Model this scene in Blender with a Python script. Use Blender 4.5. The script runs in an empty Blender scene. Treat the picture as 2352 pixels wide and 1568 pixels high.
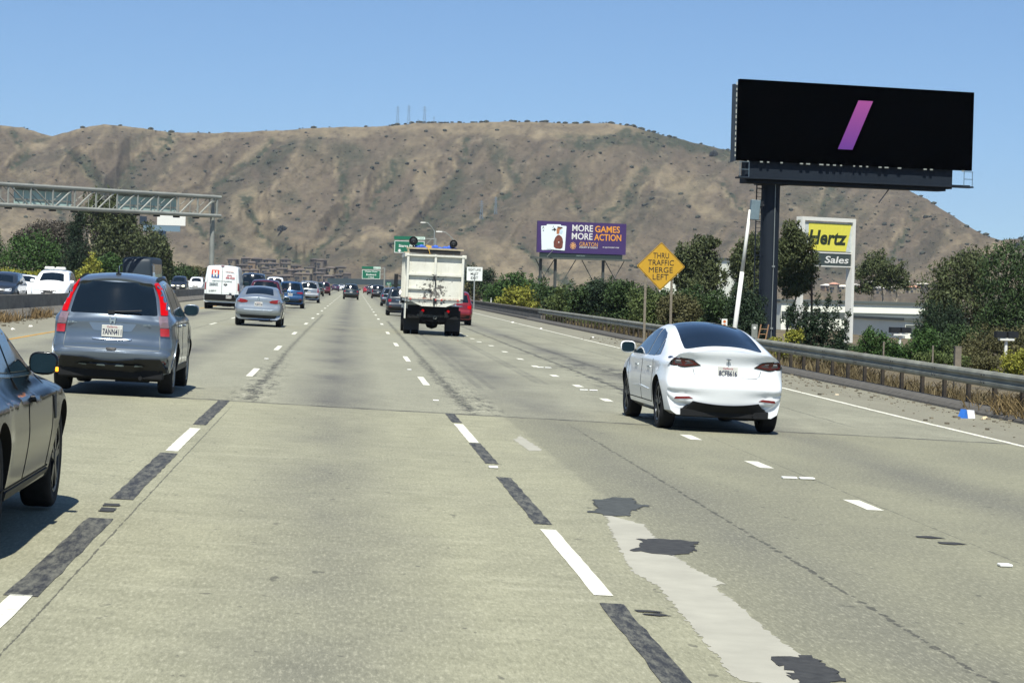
import bpy, bmesh, math, random
import numpy as np
from mathutils import Vector, Matrix
from mathutils.bvhtree import BVHTree
R = math.radians
random.seed(7)
scene = bpy.context.scene
COL = scene.collection
# ---------------------------------------------------------------- camera
F = 5075.0; CW, CHH = 2352.0, 1568.0            # focal length and frame in the units used for surveying the photo
CAMZ = 1.86
PSI, TH, RHO = R(4.42), R(1.385), R(1.43)
fwd = Vector((math.sin(PSI)*math.cos(TH), math.cos(PSI)*math.cos(TH), -math.sin(TH)))
r0 = Vector((math.cos(PSI), -math.sin(PSI), 0)); u0 = r0.cross(fwd)
cup = u0*math.cos(RHO) - r0*math.sin(RHO); crt = r0*math.cos(RHO) + u0*math.sin(RHO)
cam_d = bpy.data.cameras.new("camera"); cam = bpy.data.objects.new("camera", cam_d); COL.objects.link(cam)
m = Matrix((crt, cup, -fwd)).transposed().to_4x4(); m.translation = Vector((0, 0, CAMZ)); cam.matrix_world = m
cam_d.sensor_width = 36; cam_d.lens = 36*F/CW; cam_d.clip_start = .5; cam_d.clip_end = 30000
scene.camera = cam
# ---------------------------------------------------------------- light
SUN_EL, SUN_AZ = R(60), R(187)                   # azimuth clockwise from +Y
w = bpy.data.worlds.new("World"); scene.world = w; w.use_nodes = True
nt = w.node_tree; bg = nt.nodes["Background"]
sky = nt.nodes.new("ShaderNodeTexSky"); sky.sky_type = 'NISHITA'; sky.sun_disc = False
sky.sun_elevation = SUN_EL; sky.sun_rotation = SUN_AZ; sky.air_density = 1.0; sky.dust_density = .0; sky.ozone_density = 8.0; sky.altitude = 0
tcw = nt.nodes.new("ShaderNodeTexCoord"); vmt = nt.nodes.new("ShaderNodeVectorMath"); vmt.operation = 'ADD'; vmt.inputs[1].default_value = (0, 0, .055)   # look a little higher into the clear sky
nt.links.new(tcw.outputs['Generated'], vmt.inputs[0]); nt.links.new(vmt.outputs[0], sky.inputs[0])
nt.links.new(sky.outputs[0], bg.inputs[0]); bg.inputs[1].default_value = .066
sd = bpy.data.lights.new("sun", 'SUN'); sd.energy = 4.2; sd.angle = R(.55); sd.color = (1, .97, .88)
so = bpy.data.objects.new("sun", sd); COL.objects.link(so)
sv = Vector((math.sin(SUN_AZ)*math.cos(SUN_EL), math.cos(SUN_AZ)*math.cos(SUN_EL), math.sin(SUN_EL)))
so.rotation_euler = sv.to_track_quat('Z', 'Y').to_euler(); so.location = (0, -20, 60)
scene.view_settings.view_transform = 'Standard'; scene.view_settings.look = 'None'
scene.view_settings.exposure = .9; scene.view_settings.gamma = 1

# ---------------------------------------------------------------- surveying helpers
def ray(px, py): return fwd + crt*((px-CW/2)/F) + cup*((CHH/2-py)/F)
def at(px, py, Y):
    d = ray(px, py); return Vector((0, 0, CAMZ)) + d*(Y/d.y)
def sstep(a, b, v):
    t = min(1, max(0, (v-a)/(b-a))); return t*t*(3-2*t)
def cv(y):                                        # the gentle right-hand curve of the road
    return 0.0 if y < 30 else (.0055*(y-30)**2/120 if y < 90 else .0055*(30 + (y-90)))
BX = [-400, -60, -40, -30, -12, -3.5, 0, 5, 8, 14, 17, 22, 60, 400]
BZ = [.3, .3, .3, .34, .33, .14, 0, -.18, -.27, -.48, -.66, -.88, -1.0, -1.0]
def zr(s, y):
    e = .04*math.exp(-((y-38)/18)**2)
    return float(np.interp(s, BX, BZ)) - e
def gz(x, y): return zr(x-cv(y), y)
def ground(px, py):
    d = ray(px, py); o = Vector((0, 0, CAMZ)); z = 0
    for _ in range(12):
        t = (z-CAMZ)/d.z; p = o+d*t; z = gz(p.x, p.y)
    return Vector((p.x, p.y, z))
def lin(h):
    if isinstance(h, str): h = [int(h[i:i+2], 16)/255 for i in (0, 2, 4)]; return tuple(c/12.92 if c <= .04045 else ((c+.055)/1.055)**2.4 for c in h)
    return h
# ---------------------------------------------------------------- materials
class G:
    def __init__(s, mat): s.nt = mat.node_tree; s.n = s.nt.nodes; s.b = s.n["Principled BSDF"]
    def lk(s, a, b):
        if hasattr(a, 'is_linked'): s.nt.links.new(a, b)
        else:
            try: b.default_value = a
            except Exception: b.default_value = tuple(a)+(1,)
    def mt(s, op, a, b=0, c=None, clamp=False):
        n = s.n.new("ShaderNodeMath"); n.operation = op; n.use_clamp = clamp
        s.lk(a, n.inputs[0]); s.lk(b, n.inputs[1])
        if c is not None: s.lk(c, n.inputs[2])
        return n.outputs[0]
    def noise(s, vec, scale, detail=3, rough=.55, sc=(1, 1, 1)):
        if sc != (1, 1, 1):
            mp = s.n.new("ShaderNodeMapping"); mp.inputs[3].default_value = sc; s.nt.links.new(vec, mp.inputs[0]); vec = mp.outputs[0]
        n = s.n.new("ShaderNodeTexNoise"); n.inputs['Scale'].default_value = scale; n.inputs['Detail'].default_value = detail; n.inputs['Roughness'].default_value = rough
        s.nt.links.new(vec, n.inputs['Vector']); return n.outputs[0]
    def coord(s, k='Object'): return s.n.new("ShaderNodeTexCoord").outputs[k]
    def rng(s, v, a, b, c=0, d=1):
        n = s.n.new("ShaderNodeMapRange"); n.inputs[1].default_value = a; n.inputs[2].default_value = b; n.inputs[3].default_value = c; n.inputs[4].default_value = d
        s.lk(v, n.inputs[0]); return n.outputs[0]
    def mix(s, f, a, b, mode='MIX'):
        n = s.n.new("ShaderNodeMix"); n.data_type = 'RGBA'; n.blend_type = mode; n.clamp_factor = True
        s.lk(f, n.inputs[0]); s.lk(a, n.inputs[6]); s.lk(b, n.inputs[7]); return n.outputs[2]
    def bump(s, h, st, dist=.02):
        n = s.n.new("ShaderNodeBump"); n.inputs['Strength'].default_value = st; n.inputs['Distance'].default_value = dist
        s.nt.links.new(h, n.inputs['Height']); s.nt.links.new(n.outputs[0], s.b.inputs['Normal'])
def newmat(name):
    m = bpy.data.materials.new(name); m.use_nodes = True; return m, G(m)
_mc = {}
def M(name, col, rough=.6, metal=0, spec=.5, coat=0, var=.12, vs=6, dirt=0, emit=0, bump=0):
    if name in _mc: return _mc[name]
    m, g = newmat(name); c = lin(col); o = g.coord()
    nz = g.noise(o, vs, 4)
    cc = g.mix(g.rng(nz, .3, .7), tuple(x*(1-var) for x in c), tuple(min(1, x*(1+var)) for x in c))
    if dirt:
        n2 = g.noise(o, vs*.35, 6, .7); cc = g.mix(g.rng(n2, .5, .75, 0, dirt), cc, (.11, .09, .06))
    g.lk(cc, g.b.inputs['Base Color']); g.b.inputs['Roughness'].default_value = rough; g.b.inputs['Metallic'].default_value = metal
    g.b.inputs['Specular IOR Level'].default_value = spec; g.b.inputs['Coat Weight'].default_value = coat; g.b.inputs['Coat Roughness'].default_value = .06
    if emit: g.lk(cc, g.b.inputs['Emission Color']); g.b.inputs['Emission Strength'].default_value = emit
    if bump: g.bump(nz, bump)
    _mc[name] = m; return m
def paint(name, col, metal=.0, rough=.32, coat=.8): return M(name, col, rough, metal, .5, coat, .04, 3, dirt=.10)
GLASS = M('car glass', '0c1418', .06, 0, .55, .3, .1)
GLASS2 = M('tinted glass', '141d22', .08, 0, .55, .3, .1)
RUB = M('tyre rubber', '1c1d1f', .85, 0, .3, 0, .2, 20)
BLK = M('black plastic', '15181b', .55, 0, .4, 0, .15, 12)
UNDER = M('underbody', '101214', .8, 0, .3)
RIM = M('alloy rim', '7d8286', .35, .8)
DRIM = M('dark rim', '34373b', .35, .7)
TAIL = M('tail lamp red', '7a0c12', .18, 0, .5, .6)
TAILON = M('lit tail lamp', '8a0206', .5, 0, .12, 0, emit=.8)
HEAD = M('headlamp', 'c8ccd0', .1, .3, .5, .5)
HEADON = M('lit headlamp', 'fff0c0', .1, 0, .5, .5, emit=3)
AMBER = M('amber lamp', 'f09020', .3, 0, .5, 0, emit=1.2)
CHROME = M('chrome trim', 'c4c8ca', .18, 1)
PLATE = M('plate white', 'bcbcb4', .5)
INK = M('plate lettering', '1c2440', .6)
WHITE = M('white lettering', 'd2d2cc', .5, var=.03)
BLACKL = M('black lettering', '141414', .6)
GALV = M('galvanised steel', '8f9490', .5, .55, var=.18, vs=1.5)
STEEL = M('painted grey steel', '7d807a', .6, .1, var=.15, vs=1)
DSTEEL = M('dark navy steel', '1b2a38', .6, .1, var=.15, vs=.6)
WOODP = M('weathered wood', '6e675a', .9, var=.25, vs=8)
SIGNB = M('sign backing', '7c9490', .5, .3)
GREEN = M('sign green', '0a5c42', .45, var=.05)
# ---------------------------------------------------------------- object helpers
def link(o, parent=None):
    COL.objects.link(o)
    if parent is not None: o.parent = parent
    return o
def tag(o, label=None, cat=None, group=None, kind=None):
    if label: o['label'] = label
    if cat: o['category'] = cat
    if group: o['group'] = group
    if kind: o['kind'] = kind
    return o
def empty(name, loc=(0, 0, 0), rz=0, label=None, cat=None, group=None, tilt=0):
    o = bpy.data.objects.new(name, None); o.empty_display_size = .3; o.location = loc; o.rotation_euler = (0, tilt, rz); COL.objects.link(o)
    return tag(o, label, cat, group)
class MB:
    def __init__(s): s.v = []; s.f = []
    def add(s, vs, fs):
        k = len(s.v); s.v += [tuple(v) for v in vs]; s.f += [tuple(i+k for i in f) for f in fs]; return s
    def box(s, c, d, rz=0, ry=0, rx=0, bev=0):
        hx, hy, hz = d[0]/2, d[1]/2, d[2]/2
        if bev:
            bm = bmesh.new(); bmesh.ops.create_cube(bm, size=1); bmesh.ops.scale(bm, vec=d, verts=bm.verts)
            bmesh.ops.bevel(bm, geom=bm.edges[:], offset=bev, segments=2, affect='EDGES', profile=.5)
            vs = [v.co.copy() for v in bm.verts]; fs = [tuple(v.index for v in f.verts) for f in bm.faces]; bm.free()
        else:
            vs = [Vector((x, y, z)) for x in (-hx, hx) for y in (-hy, hy) for z in (-hz, hz)]
            fs = [(0, 1, 3, 2), (4, 6, 7, 5), (0, 4, 5, 1), (2, 3, 7, 6), (0, 2, 6, 4), (1, 5, 7, 3)]
        rm = Matrix.Rotation(rz, 3, 'Z') @ Matrix.Rotation(ry, 3, 'Y') @ Matrix.Rotation(rx, 3, 'X'); c = Vector(c)
        return s.add([rm@v+c for v in vs], fs)
    def tube(s, a, b, r, r2=None, n=8, cap=True):
        a, b = Vector(a), Vector(b); r2 = r if r2 is None else r2
        d = (b-a).normalized(); x = d.orthogonal().normalized(); y = d.cross(x)
        vs = []; 
        for p, q in ((a, r), (b, r2)):
            for i in range(n): t = 2*math.pi*i/n; vs.append(p+(x*math.cos(t)+y*math.sin(t))*q)
        fs = [(i, (i+1) % n, n+(i+1) % n, n+i) for i in range(n)]
        if cap: fs += [tuple(range(n-1, -1, -1)), tuple(range(n, 2*n))]
        return s.add(vs, fs)
    def path(s, pts, r, n=6):
        for a, b in zip(pts, pts[1:]): s.tube(a, b, r, n=n)
        return s
    def lathe(s, prof, c, axis='X', n=24):                 # prof (radius, along)
        vs = []; c = Vector(c)
        for (r, h) in prof:
            for i in range(n):
                t = 2*math.pi*i/n; a, b = r*math.cos(t), r*math.sin(t)
                vs.append(c+(Vector((h, a, b)) if axis == 'X' else Vector((a, b, h)) if axis == 'Z' else Vector((a, h, b))))
        fs = []
        for k in range(len(prof)-1):
            for i in range(n): j = (i+1) % n; fs.append((k*n+i, k*n+j, (k+1)*n+j, (k+1)*n+i))
        return s.add(vs, fs)
    def prism(s, pts, p0, ax, ay, depth):                # polygon in plane (ax, ay) from p0, extruded by vector depth
        p0, ax, ay, dp = Vector(p0), Vector(ax), Vector(ay), Vector(depth); n = len(pts)
        vs = [p0+ax*a+ay*b for a, b in pts]; vs += [v+dp for v in vs]
        return s.add(vs, [tuple(range(n)), tuple(range(2*n-1, n-1, -1))]+[(i, i+n, (i+1) % n+n, (i+1) % n) for i in range(n)])
    def build(s, name, mat, parent=None, smooth=False, loc=None):
        me = bpy.data.meshes.new(name); me.from_pydata(s.v, [], s.f); me.update()
        bm = bmesh.new(); bm.from_mesh(me); bmesh.ops.recalc_face_normals(bm, faces=bm.faces); bm.to_mesh(me); bm.free()
        if mat: me.materials.append(mat)
        if smooth: me.polygons.foreach_set('use_smooth', [True]*len(me.polygons))
        o = bpy.data.objects.new(name, me)
        if loc is not None: o.location = loc
        return link(o, parent)
_txt = {}
def text(name, s, w, h, mw, mat, parent=None, ext=.004, bold=.0, shear=0):
    """lettering fitted in a box w x h centred at the origin of mw (x right, y up)"""
    key = (s, bold, shear)
    if key not in _txt:
        cu = bpy.data.curves.new('t', 'FONT'); cu.body = s; cu.align_x = 'CENTER'; cu.offset = bold; cu.extrude = .05; cu.shear = shear; cu.resolution_u = 3
        o = bpy.data.objects.new('t', cu); COL.objects.link(o); dg = bpy.context.evaluated_depsgraph_get(); dg.update()
        me = bpy.data.meshes.new_from_object(o.evaluated_get(dg)); bpy.data.objects.remove(o)
        c = np.zeros(len(me.vertices)*3); me.vertices.foreach_get('co', c); _txt[key] = (c.reshape(-1, 3), [tuple(p.vertices) for p in me.polygons])
    c, f = _txt[key]; lo, hi = c.min(0), c.max(0)
    q = (c-(lo+hi)/2)/(hi-lo)*np.array([w, h, ext*2])
    me = bpy.data.meshes.new(name); me.from_pydata([tuple(v) for v in q], [], f); me.materials.append(mat)
    o = bpy.data.objects.new(name, me); o.matrix_local = mw; link(o, parent); o.matrix_local = mw
    return o
def facing(x, y, z):                                      # text frame reading from -Y
    return Matrix.Translation((x, y, z)) @ Matrix.Rotation(R(90), 4, 'X')
# ================================================================= SETTING: ground, roads
def sheet(name, ss, ys, mat, dz=0, kind='structure', curved=True, label=None, zf=None):
    vs = []; fs = []; uv = []
    for y in ys:
        for s in ss:
            x = s+(cv(y) if curved else 0); z = (zf(x, y) if zf else (zr(s, y) if curved else gz(x, y)))+dz
            vs.append((x, y, z)); uv.append((s, y))
    n = len(ss)
    for j in range(len(ys)-1):
        for i in range(n-1): fs.append((j*n+i, j*n+i+1, (j+1)*n+i+1, (j+1)*n+i))
    me = bpy.data.meshes.new(name); me.from_pydata(vs, [], fs); me.materials.append(mat)
    ul = me.uv_layers.new(name='UVMap'); 
    for lp in me.loops: ul.data[lp.index].uv = uv[lp.vertex_index]
    me.polygons.foreach_set('use_smooth', [True]*len(me.polygons))
    o = link(bpy.data.objects.new(name, me)); tag(o, label, kind=kind); return o
def dryground():
    m, g = newmat('dry ground'); o = g.coord()
    n1 = g.noise(o, .15, 6, .6); n2 = g.noise(o, 2.5, 5, .7)
    c = g.mix(g.rng(n1, .4, .6), lin('554c39'), lin('6e6146')); c = g.mix(g.rng(n2, .35, .7, 0, .6), c, lin('3b3728'))
    g.lk(c, g.b.inputs['Base Color']); g.b.inputs['Roughness'].default_value = .95; g.bump(n2, .5, .05); return m
DRY = dryground()
ysF = list(np.arange(-20, 120, 3.0))+list(np.arange(120, 700, 20.0))+[760, 900, 1100, 1300, 1500, 1900, 2600, 4000, 8000]
sheet('ground', [-9000, -3000, -1000, -400, -150, -60, -40, -30, -20, -12, -6, 0, 5, 8, 12.9, 14, 17, 22, 30, 60, 120, 400, 1000, 3000, 9000], ysF, DRY, dz=-.035)
YJ = float(np.mean([ground(515, 925).y, ground(1022, 942).y])); print('joint', YJ)
def road_mat():
    m, g = newmat('highway surface'); g.b.inputs['Roughness'].default_value = .8; g.b.inputs['Specular IOR Level'].default_value = .3
    uvn = g.n.new("ShaderNodeUVMap"); uv = uvn.outputs[0]
    sp = g.n.new("ShaderNodeSeparateXYZ"); g.nt.links.new(uv, sp.inputs[0]); S, Y = sp.outputs[0], sp.outputs[1]
    big = g.noise(uv, .35, 5, .6); mid = g.noise(uv, 2.2, 6, .65); fine = g.noise(uv, 38, 3, .7); fine2 = g.noise(uv, 14, 5, .75)
    wob = g.noise(uv, 1.7, 6, .7)
    blt = g.noise(uv, 1, 4, .6, sc=(.8, .22, 1))
    conc = g.mix(g.rng(mid, .3, .7), (.262, .262, .182), (.345, .343, .245))
    st = g.noise(uv, 1, 5, .65, sc=(.45, 3.2, 1))
    conc = g.mix(g.rng(st, .57, .74, 0, .55), conc, (.43, .425, .32))
    st2 = g.noise(uv, 1, 6, .7, sc=(.9, 9, 1)); conc = g.mix(g.rng(st2, .64, .8, 0, .3), conc, (.20, .195, .155))
    # darker resurfaced strip right of the lane line
    jag = g.mt('MULTIPLY_ADD', wob, .25, S)
    k1 = g.mt('MULTIPLY', g.rng(jag, 2.62, 2.69), 1); conc = g.mix(g.mt('MULTIPLY', k1, .75), conc, (.215, .215, .155))
    asp = g.mix(g.rng(mid, .3, .7), (.255, .257, .195), (.335, .337, .258))
    asp = g.mix(g.rng(fine2, .42, .62, 0, .35), asp, (.17, .17, .15))
    yj = g.mt('MULTIPLY_ADD', wob, .22, Y)
    isA = g.rng(yj, YJ, YJ+.06)
    col = g.mix(isA, conc, asp); col = g.mix(g.mt('MULTIPLY', g.rng(blt, .40, .62, 0, .34), g.rng(S, 1.5, 3.2, .7, 1.5)), col, (.17, .17, .13))
    # traffic-polished dark oil band in the middle of each lane
    def band(c0, wd):
        d = g.mt('ABSOLUTE', g.mt('SUBTRACT', g.mt('MULTIPLY_ADD', big, .7, S), c0+.35)); return g.rng(d, wd, .05, 0, 1)
    bsum = g.mt('MULTIPLY', band(-.10, .95), 1.25)
    for c0 in (-3.7, -7.1, 3.25, 6.8): bsum = g.mt('MAXIMUM', bsum, g.mt('MULTIPLY', band(c0, .9), 1.1))
    bn = g.rng(g.noise(uv, .5, 4, .6, sc=(1, .35, 1)), .3, .68, .25, 1)
    col = g.mix(g.mt('MULTIPLY', g.mt('MULTIPLY', bsum, bn), g.rng(isA, 0, 1, .52, .86)), col, (.105, .105, .10))
    # fine aggregate
    agg = g.noise(uv, 1, 4, .85, sc=(42, 8, 1)); agg2 = g.noise(uv, 1, 5, .85, sc=(14, 2.6, 1))
    col = g.mix(g.rng(agg, .52, .70, 0, .55), col, (.10, .10, .075)); col = g.mix(g.rng(agg, .48, .30, 0, .5), col, (.56, .55, .43)); col = g.mix(g.rng(agg2, .54, .72, 0, .38), col, (.14, .14, .11)); col = g.mix(g.rng(agg2, .44, .28, 0, .16), col, (.48, .475, .37))
    spt = g.noise(uv, 1, 2, .5, sc=(6, 2.2, 1)); spt2 = g.noise(uv, 9, 2, .5); col = g.mix(g.mt('MULTIPLY', g.mt('GREATER_THAN', spt, .68), g.rng(spt2, .5, .6, 0, .6)), col, (.07, .07, .06))
    # shoulders: dirtier
    sh = g.mt('MAXIMUM', g.rng(jag, 10.45, 10.8), g.rng(jag, -8.5, -8.9)); col = g.mix(g.mt('MULTIPLY', sh, g.rng(mid, .3, .6, .15, .6)), col, (.20, .185, .145))
    # cracks: thin lines with wobble
    def crack(s0, amp, wd, y0, y1, st, ragged=.5):
        w2 = g.noise(uv, 1.1, 8, .75, sc=(.01, 1, 1))
        w3 = g.noise(uv, 5, 4, .7)
        d = g.mt('ABSOLUTE', g.mt('SUBTRACT', g.mt('SUBTRACT', S, s0), g.mt('MULTIPLY', g.mt('SUBTRACT', w2, .5), amp)))
        t = g.mt('MULTIPLY', g.rng(w3, .5-.14/ragged, .5+.22/ragged, 0, wd), 1)
        f = g.mt('LESS_THAN', d, t); f = g.mt('MULTIPLY', f, g.mt('MULTIPLY', g.rng(Y, y0, y0+1.5), g.rng(Y, y1, y1-4)))
        return g.mt('MULTIPLY', f, st)
    for a in ((-1.58, .04, .016, 5, YJ, .7, .9), (3.42, .12, .03, 8, YJ, .7, 2.6), (2.12, .40, .13, YJ, 120, .7, 2.2), (-1.45, .30, .10, YJ, 130, .65, 2.4), (2.02, .5, .12, YJ, 60, .6, 3.), (-1.4, .5, .1, YJ, 56, .6, 3.),
              (5.95, .5, .16, 37, 120, .75, 1.1), (6.9, 1.2, .22, 40, 100, .6, 1.3), (8.6, .25, .07, 36, 130, .5, .8), (-5.2, .2, .06, 20, 150, .5, 1.), (5.35, .06, .02, 5, YJ, .5, 1.2)):
        col = g.mix(crack(*a), col, (.045, .045, .042))
    chip = g.noise(uv, 1, 6, .8, sc=(5.5, 1.1, 1))
    for a0, a1 in ((1.75, 2.75), (-1.9, -.95)):
        mk_ = g.mt('MULTIPLY', g.mt('MULTIPLY', g.rng(S, a0, a0+.3), g.rng(S, a1, a1-.3)), g.mt('MULTIPLY', g.rng(Y, YJ-.2, YJ+.4), g.rng(Y, YJ+26, YJ+3)))
        col = g.mix(g.mt('MULTIPLY', g.rng(chip, .535, .57, 0, .85), mk_), col, (.05, .05, .045)); col = g.mix(g.mt('MULTIPLY', g.rng(chip, .45, .40, 0, .5), mk_), col, (.5, .49, .4))
    # tar blotches in the merge lane
    tb = g.noise(uv, 1, 6, .7, sc=(1.2, .45, 1)); msk = g.mt('MULTIPLY', g.mt('MULTIPLY', g.rng(S, 5.35, 5.7), g.rng(S, 8.0, 7.2)), g.mt('MULTIPLY', g.rng(Y, 37, 40), g.rng(Y, 80, 60)))
    col = g.mix(g.mt('MULTIPLY', g.rng(tb, .53, .575, 0, .75), msk), col, (.07, .07, .065))
    # rubber skid marks
    for s0, y0, y1 in ((2.75, 42, 120), (3.02, 42, 120), (4.25, 46, 130), (4.42, 46, 130)):
        d = g.mt('ABSOLUTE', g.mt('SUBTRACT', S, s0)); f = g.mt('MULTIPLY', g.rng(d, .09, .05), g.mt('MULTIPLY', g.rng(Y, y0, y0+2), g.rng(Y, y1, y1-30)))
        col = g.mix(g.mt('MULTIPLY', f, g.rng(g.noise(uv, .6, 5, .7), .35, .6, .05, .42)), col, (.09, .09, .085))
    # the construction joint itself
    dj = g.mt('ABSOLUTE', g.mt('SUBTRACT', yj, YJ+.03)); col = g.mix(g.mt('MULTIPLY', g.mt('LESS_THAN', dj, .15), g.rng(mid, .40, .56, .25, .9)), col, (.06, .06, .055))
    col = g.mix(1.0, col, (.815, .80, .765), 'MULTIPLY'); g.lk(col, g.b.inputs['Base Color']); g.bump(fine, .35, .006); return m
ROAD = road_mat()
sheet('road', [-11.6, -10, -8.6, -5.3, -1.9, 0, 1.7, 3.4, 5, 6.5, 8, 10.3, 12, 13.0], [y for y in ysF if y < 1000], ROAD)
OPP = M('opposite asphalt', (.165, .162, .135), .85, var=.16, vs=1.2)
sheet('road', [-29, -24, -20, -16, -12.3], [y for y in ysF if y < 1000], OPP, dz=-.004)
# ---- painted markings
def marks():
    m, g = newmat('road paint'); o = g.coord(); n = g.noise(o, 9, 6, .75)
    g.lk(g.mix(g.rng(n, .58, .72, 0, .55), lin('cccbbb'), (.18, .175, .135)), g.b.inputs['Base Color']); g.b.inputs['Roughness'].default_value = .7; return m
PAINT = marks()
def blackmark():
    m, g = newmat('black contrast paint'); o = g.coord(); n = g.noise(o, 5, 6, .8, sc=(4, .8, 1))
    g.lk(g.mix(g.rng(n, .42, .62, 0, .8), (.018, .019, .021), (.135, .133, .105)), g.b.inputs['Base Color']); g.b.inputs['Roughness'].default_value = .75; return m
BPAINT = blackmark()
YEL = M('yellow road paint', 'a87e30', .7, var=.2, vs=4)
def strip(name, s, y0, y1, wd, mat, dz=.004, kind='structure', rag=0):
    n = max(1, int((y1-y0)/(.25 if rag else 2.5))); vs = []; fs = []
    for i in range(n+1):
        y = y0+(y1-y0)*i/n; 
        for k in (-1, 1):
            s2 = s+k*(wd/2+random.uniform(-rag, rag)); vs.append((s2+cv(y), y, zr(s2, y)+dz))
    for i in range(n): fs.append((2*i, 2*i+1, 2*i+3, 2*i+2))
    return vs, fs
def mark(name, segs, mat, label, rag=.0, dz=.004):
    mb = MB()
    for (s, y0, y1, wd) in segs: mb.add(*strip('', s, y0, y1, wd, mat, dz, rag=rag))
    o = mb.build(name, mat); tag(o, label, kind='structure'); return o
def yof(px, py): return ground(px, py).y
SL, SR = -1.76, 1.69
yR = [yof(1410, 1369), yof(1240, 1205), yof(1085, 1017), yof(1035, 970)]
print('dash', yR, [ground(*p).x for p in ((1325, 1285), (1060, 990), (430, 1005), (1975, 1160), (1740, 1065), (2300, 1005))])
seg = []
RY = [yR[0], 27.6, 43.5, 56.2, 69.6, 86.6, 106.1]+[106.1+15.6*k for k in range(1, 22)]
for y in RY: seg.append((SR, y, y+3.8, .13))
for y in [yof(20, 1368)-3.75, 23.5, 42.8, 58.8, 76.5, 95.4]+[95.4+15.6*k for k in range(1, 22)]: seg.append((SL, y, y+3.8, .13))
y = yof(480, 745)-58.4
for k in range(26): seg.append((-5.15, y, y+3.75, .11)); y += 14.6
mark('lane_marking', seg, PAINT, 'white dashed lane lines on the highway', rag=.004)
print('L', [round(yof(*a), 1) for a in ((382, 1035), (572, 864), (634, 804), (672, 768), (700, 745))], 'R', [round(yof(*a), 1) for a in ((1410, 1369), (1085, 1017), (972, 884), (937, 830), (912, 795), (893, 767), (880, 746))])
# contrast stripes on the concrete
seg = [(SR, yof(1600, 1566)-3, yR[0]-.35, .15), (SR, yR[1]+.05, yof(1150, 1096), .15), (SR, yof(1135, 1065), yR[2]-.03, .15), (SR, yR[3]+.03, YJ-.1, .14),
       (SL, yof(225, 1190)-7.0, yof(225, 1190), .19), (SL, yof(250, 1145), yof(382, 1040), .18), (SL, yof(452, 975), YJ-.1, .17)]
seg[4] = (SL, yof(0, 1366), yof(228, 1190), .19)
mark('lane_marking', seg, BPAINT, 'black contrast stripes beside the white dashes', rag=.008)
seg = []; y = 16.2
for a in ((2012, 1172), (1762, 1075), (1600, 1010), (1490, 960), (1400, 922), (1333, 889), (1278, 865), (1233, 843), (1198, 826), (1162, 809), (1130, 795)): p = ground(*a); seg.append((p.x-cv(p.y), p.y, p.y+1.05, .17)); print('m', round(p.x-cv(p.y), 2), round(p.y, 1))
for k in range(1, 32): seg.append((5.0, seg[10][1]+4.88*k, seg[10][1]+4.88*k+1.0, .17))
mark('lane_marking', seg, PAINT, 'short white dashes of the merge lane line', rag=.004)
mark('lane_marking', [(10.6, 5, 400, .12)], PAINT, 'solid white edge line by the right shoulder', rag=.012)
mark('lane_marking', [(-8.45, 5, 420, .13)], YEL, 'yellow edge line beside the median shoulder', rag=.012)
mark('lane_marking', [(-13.6, 5, 400, .12)], YEL, 'yellow edge line across the median wall')
# ---- road markers (ceramic dots)
mb = None
def dot(px, py, wd=.12, dbl=False):
    p = ground(px, py); b = MB()
    for k in ((-1, 1) if dbl else (0,)): b.box((k*.1, 0, .011), (.1 if not dbl else .17, .1, .022), bev=.008)
    o = b.build('road_marker', WHITE); o.location = p+Vector((0, 0, .003)); o.rotation_euler[1] = R(1); return o
mk = [(1133, 1075, 0, 'white reflective marker between black stripes of the right lane line'), (1833, 1100, 1, 'double white reflective marker between merge dashes, nearest the camera'),
      (1001, 921, 0, 'white reflective marker just past the pavement joint'), (940, 850, 0, 'white marker on the right lane line past the joint'), (1352, 897, 1, 'double white marker left of the white sedan'),
      (1250, 845, 1, 'double white marker farther along the merge line'), (2308, 1301, 0, 'lone white marker near the right edge of the road'), (612, 825, 0, 'white marker on the left lane line past the joint')]
for px, py, d, lb in mk: tag(dot(px, py, dbl=bool(d)), lb, 'road marker', 'raised markers on the lane lines')
# ---- pavement patches (outlines surveyed on the ground)
def patch(name, pts, mat, label, jag=.02, dz=.0025, step=.045):
    P = [ground(a, b) for a, b in pts]; out = []
    for a, b in zip(P, P[1:]+P[:1]):
        n = max(1, int((b-a).length/step))
        for i in range(n):
            q = a.lerp(b, i/n); q.x += random.uniform(-jag, jag); q.y += random.uniform(-jag, jag)*2.0; out.append(Vector((q.x, q.y, gz(q.x, q.y)+dz)))
    bm = bmesh.new(); f = bm.faces.new([bm.verts.new(q) for q in out]); bmesh.ops.triangulate(bm, faces=[f]); bmesh.ops.recalc_face_normals(bm, faces=bm.faces)
    me = bpy.data.meshes.new(name); bm.to_mesh(me); bm.free(); me.materials.append(mat); o = link(bpy.data.objects.new(name, me)); tag(o, label, kind='structure'); return o
LPT = M('pale repair concrete', (.315, .305, .25), .85, var=.10, vs=3, bump=.1)
TAR = M('tar patch', (.030, .030, .028), .8, var=.35, vs=14, bump=.3)
TARG = M('grey tar patch', (.048, .052, .048), .8, var=.3, vs=14, bump=.3)
patch('road_patch', [(1390, 1180), (1480, 1205), (1530, 1262), (1590, 1305), (1668, 1340), (1640, 1348), (1700, 1392), (1760, 1445), (1850, 1512), (1900, 1575), (1790, 1575), (1690, 1560), (1590, 1440), (1510, 1345), (1450, 1310), (1412, 1240)], LPT, 'pale repair strip beside the right lane line', dz=.002)
patch('road_patch', [(1195, 1000), (1248, 1035), (1215, 1035), (1180, 1010)], LPT, 'small pale repair near the joint', dz=.002)
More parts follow.
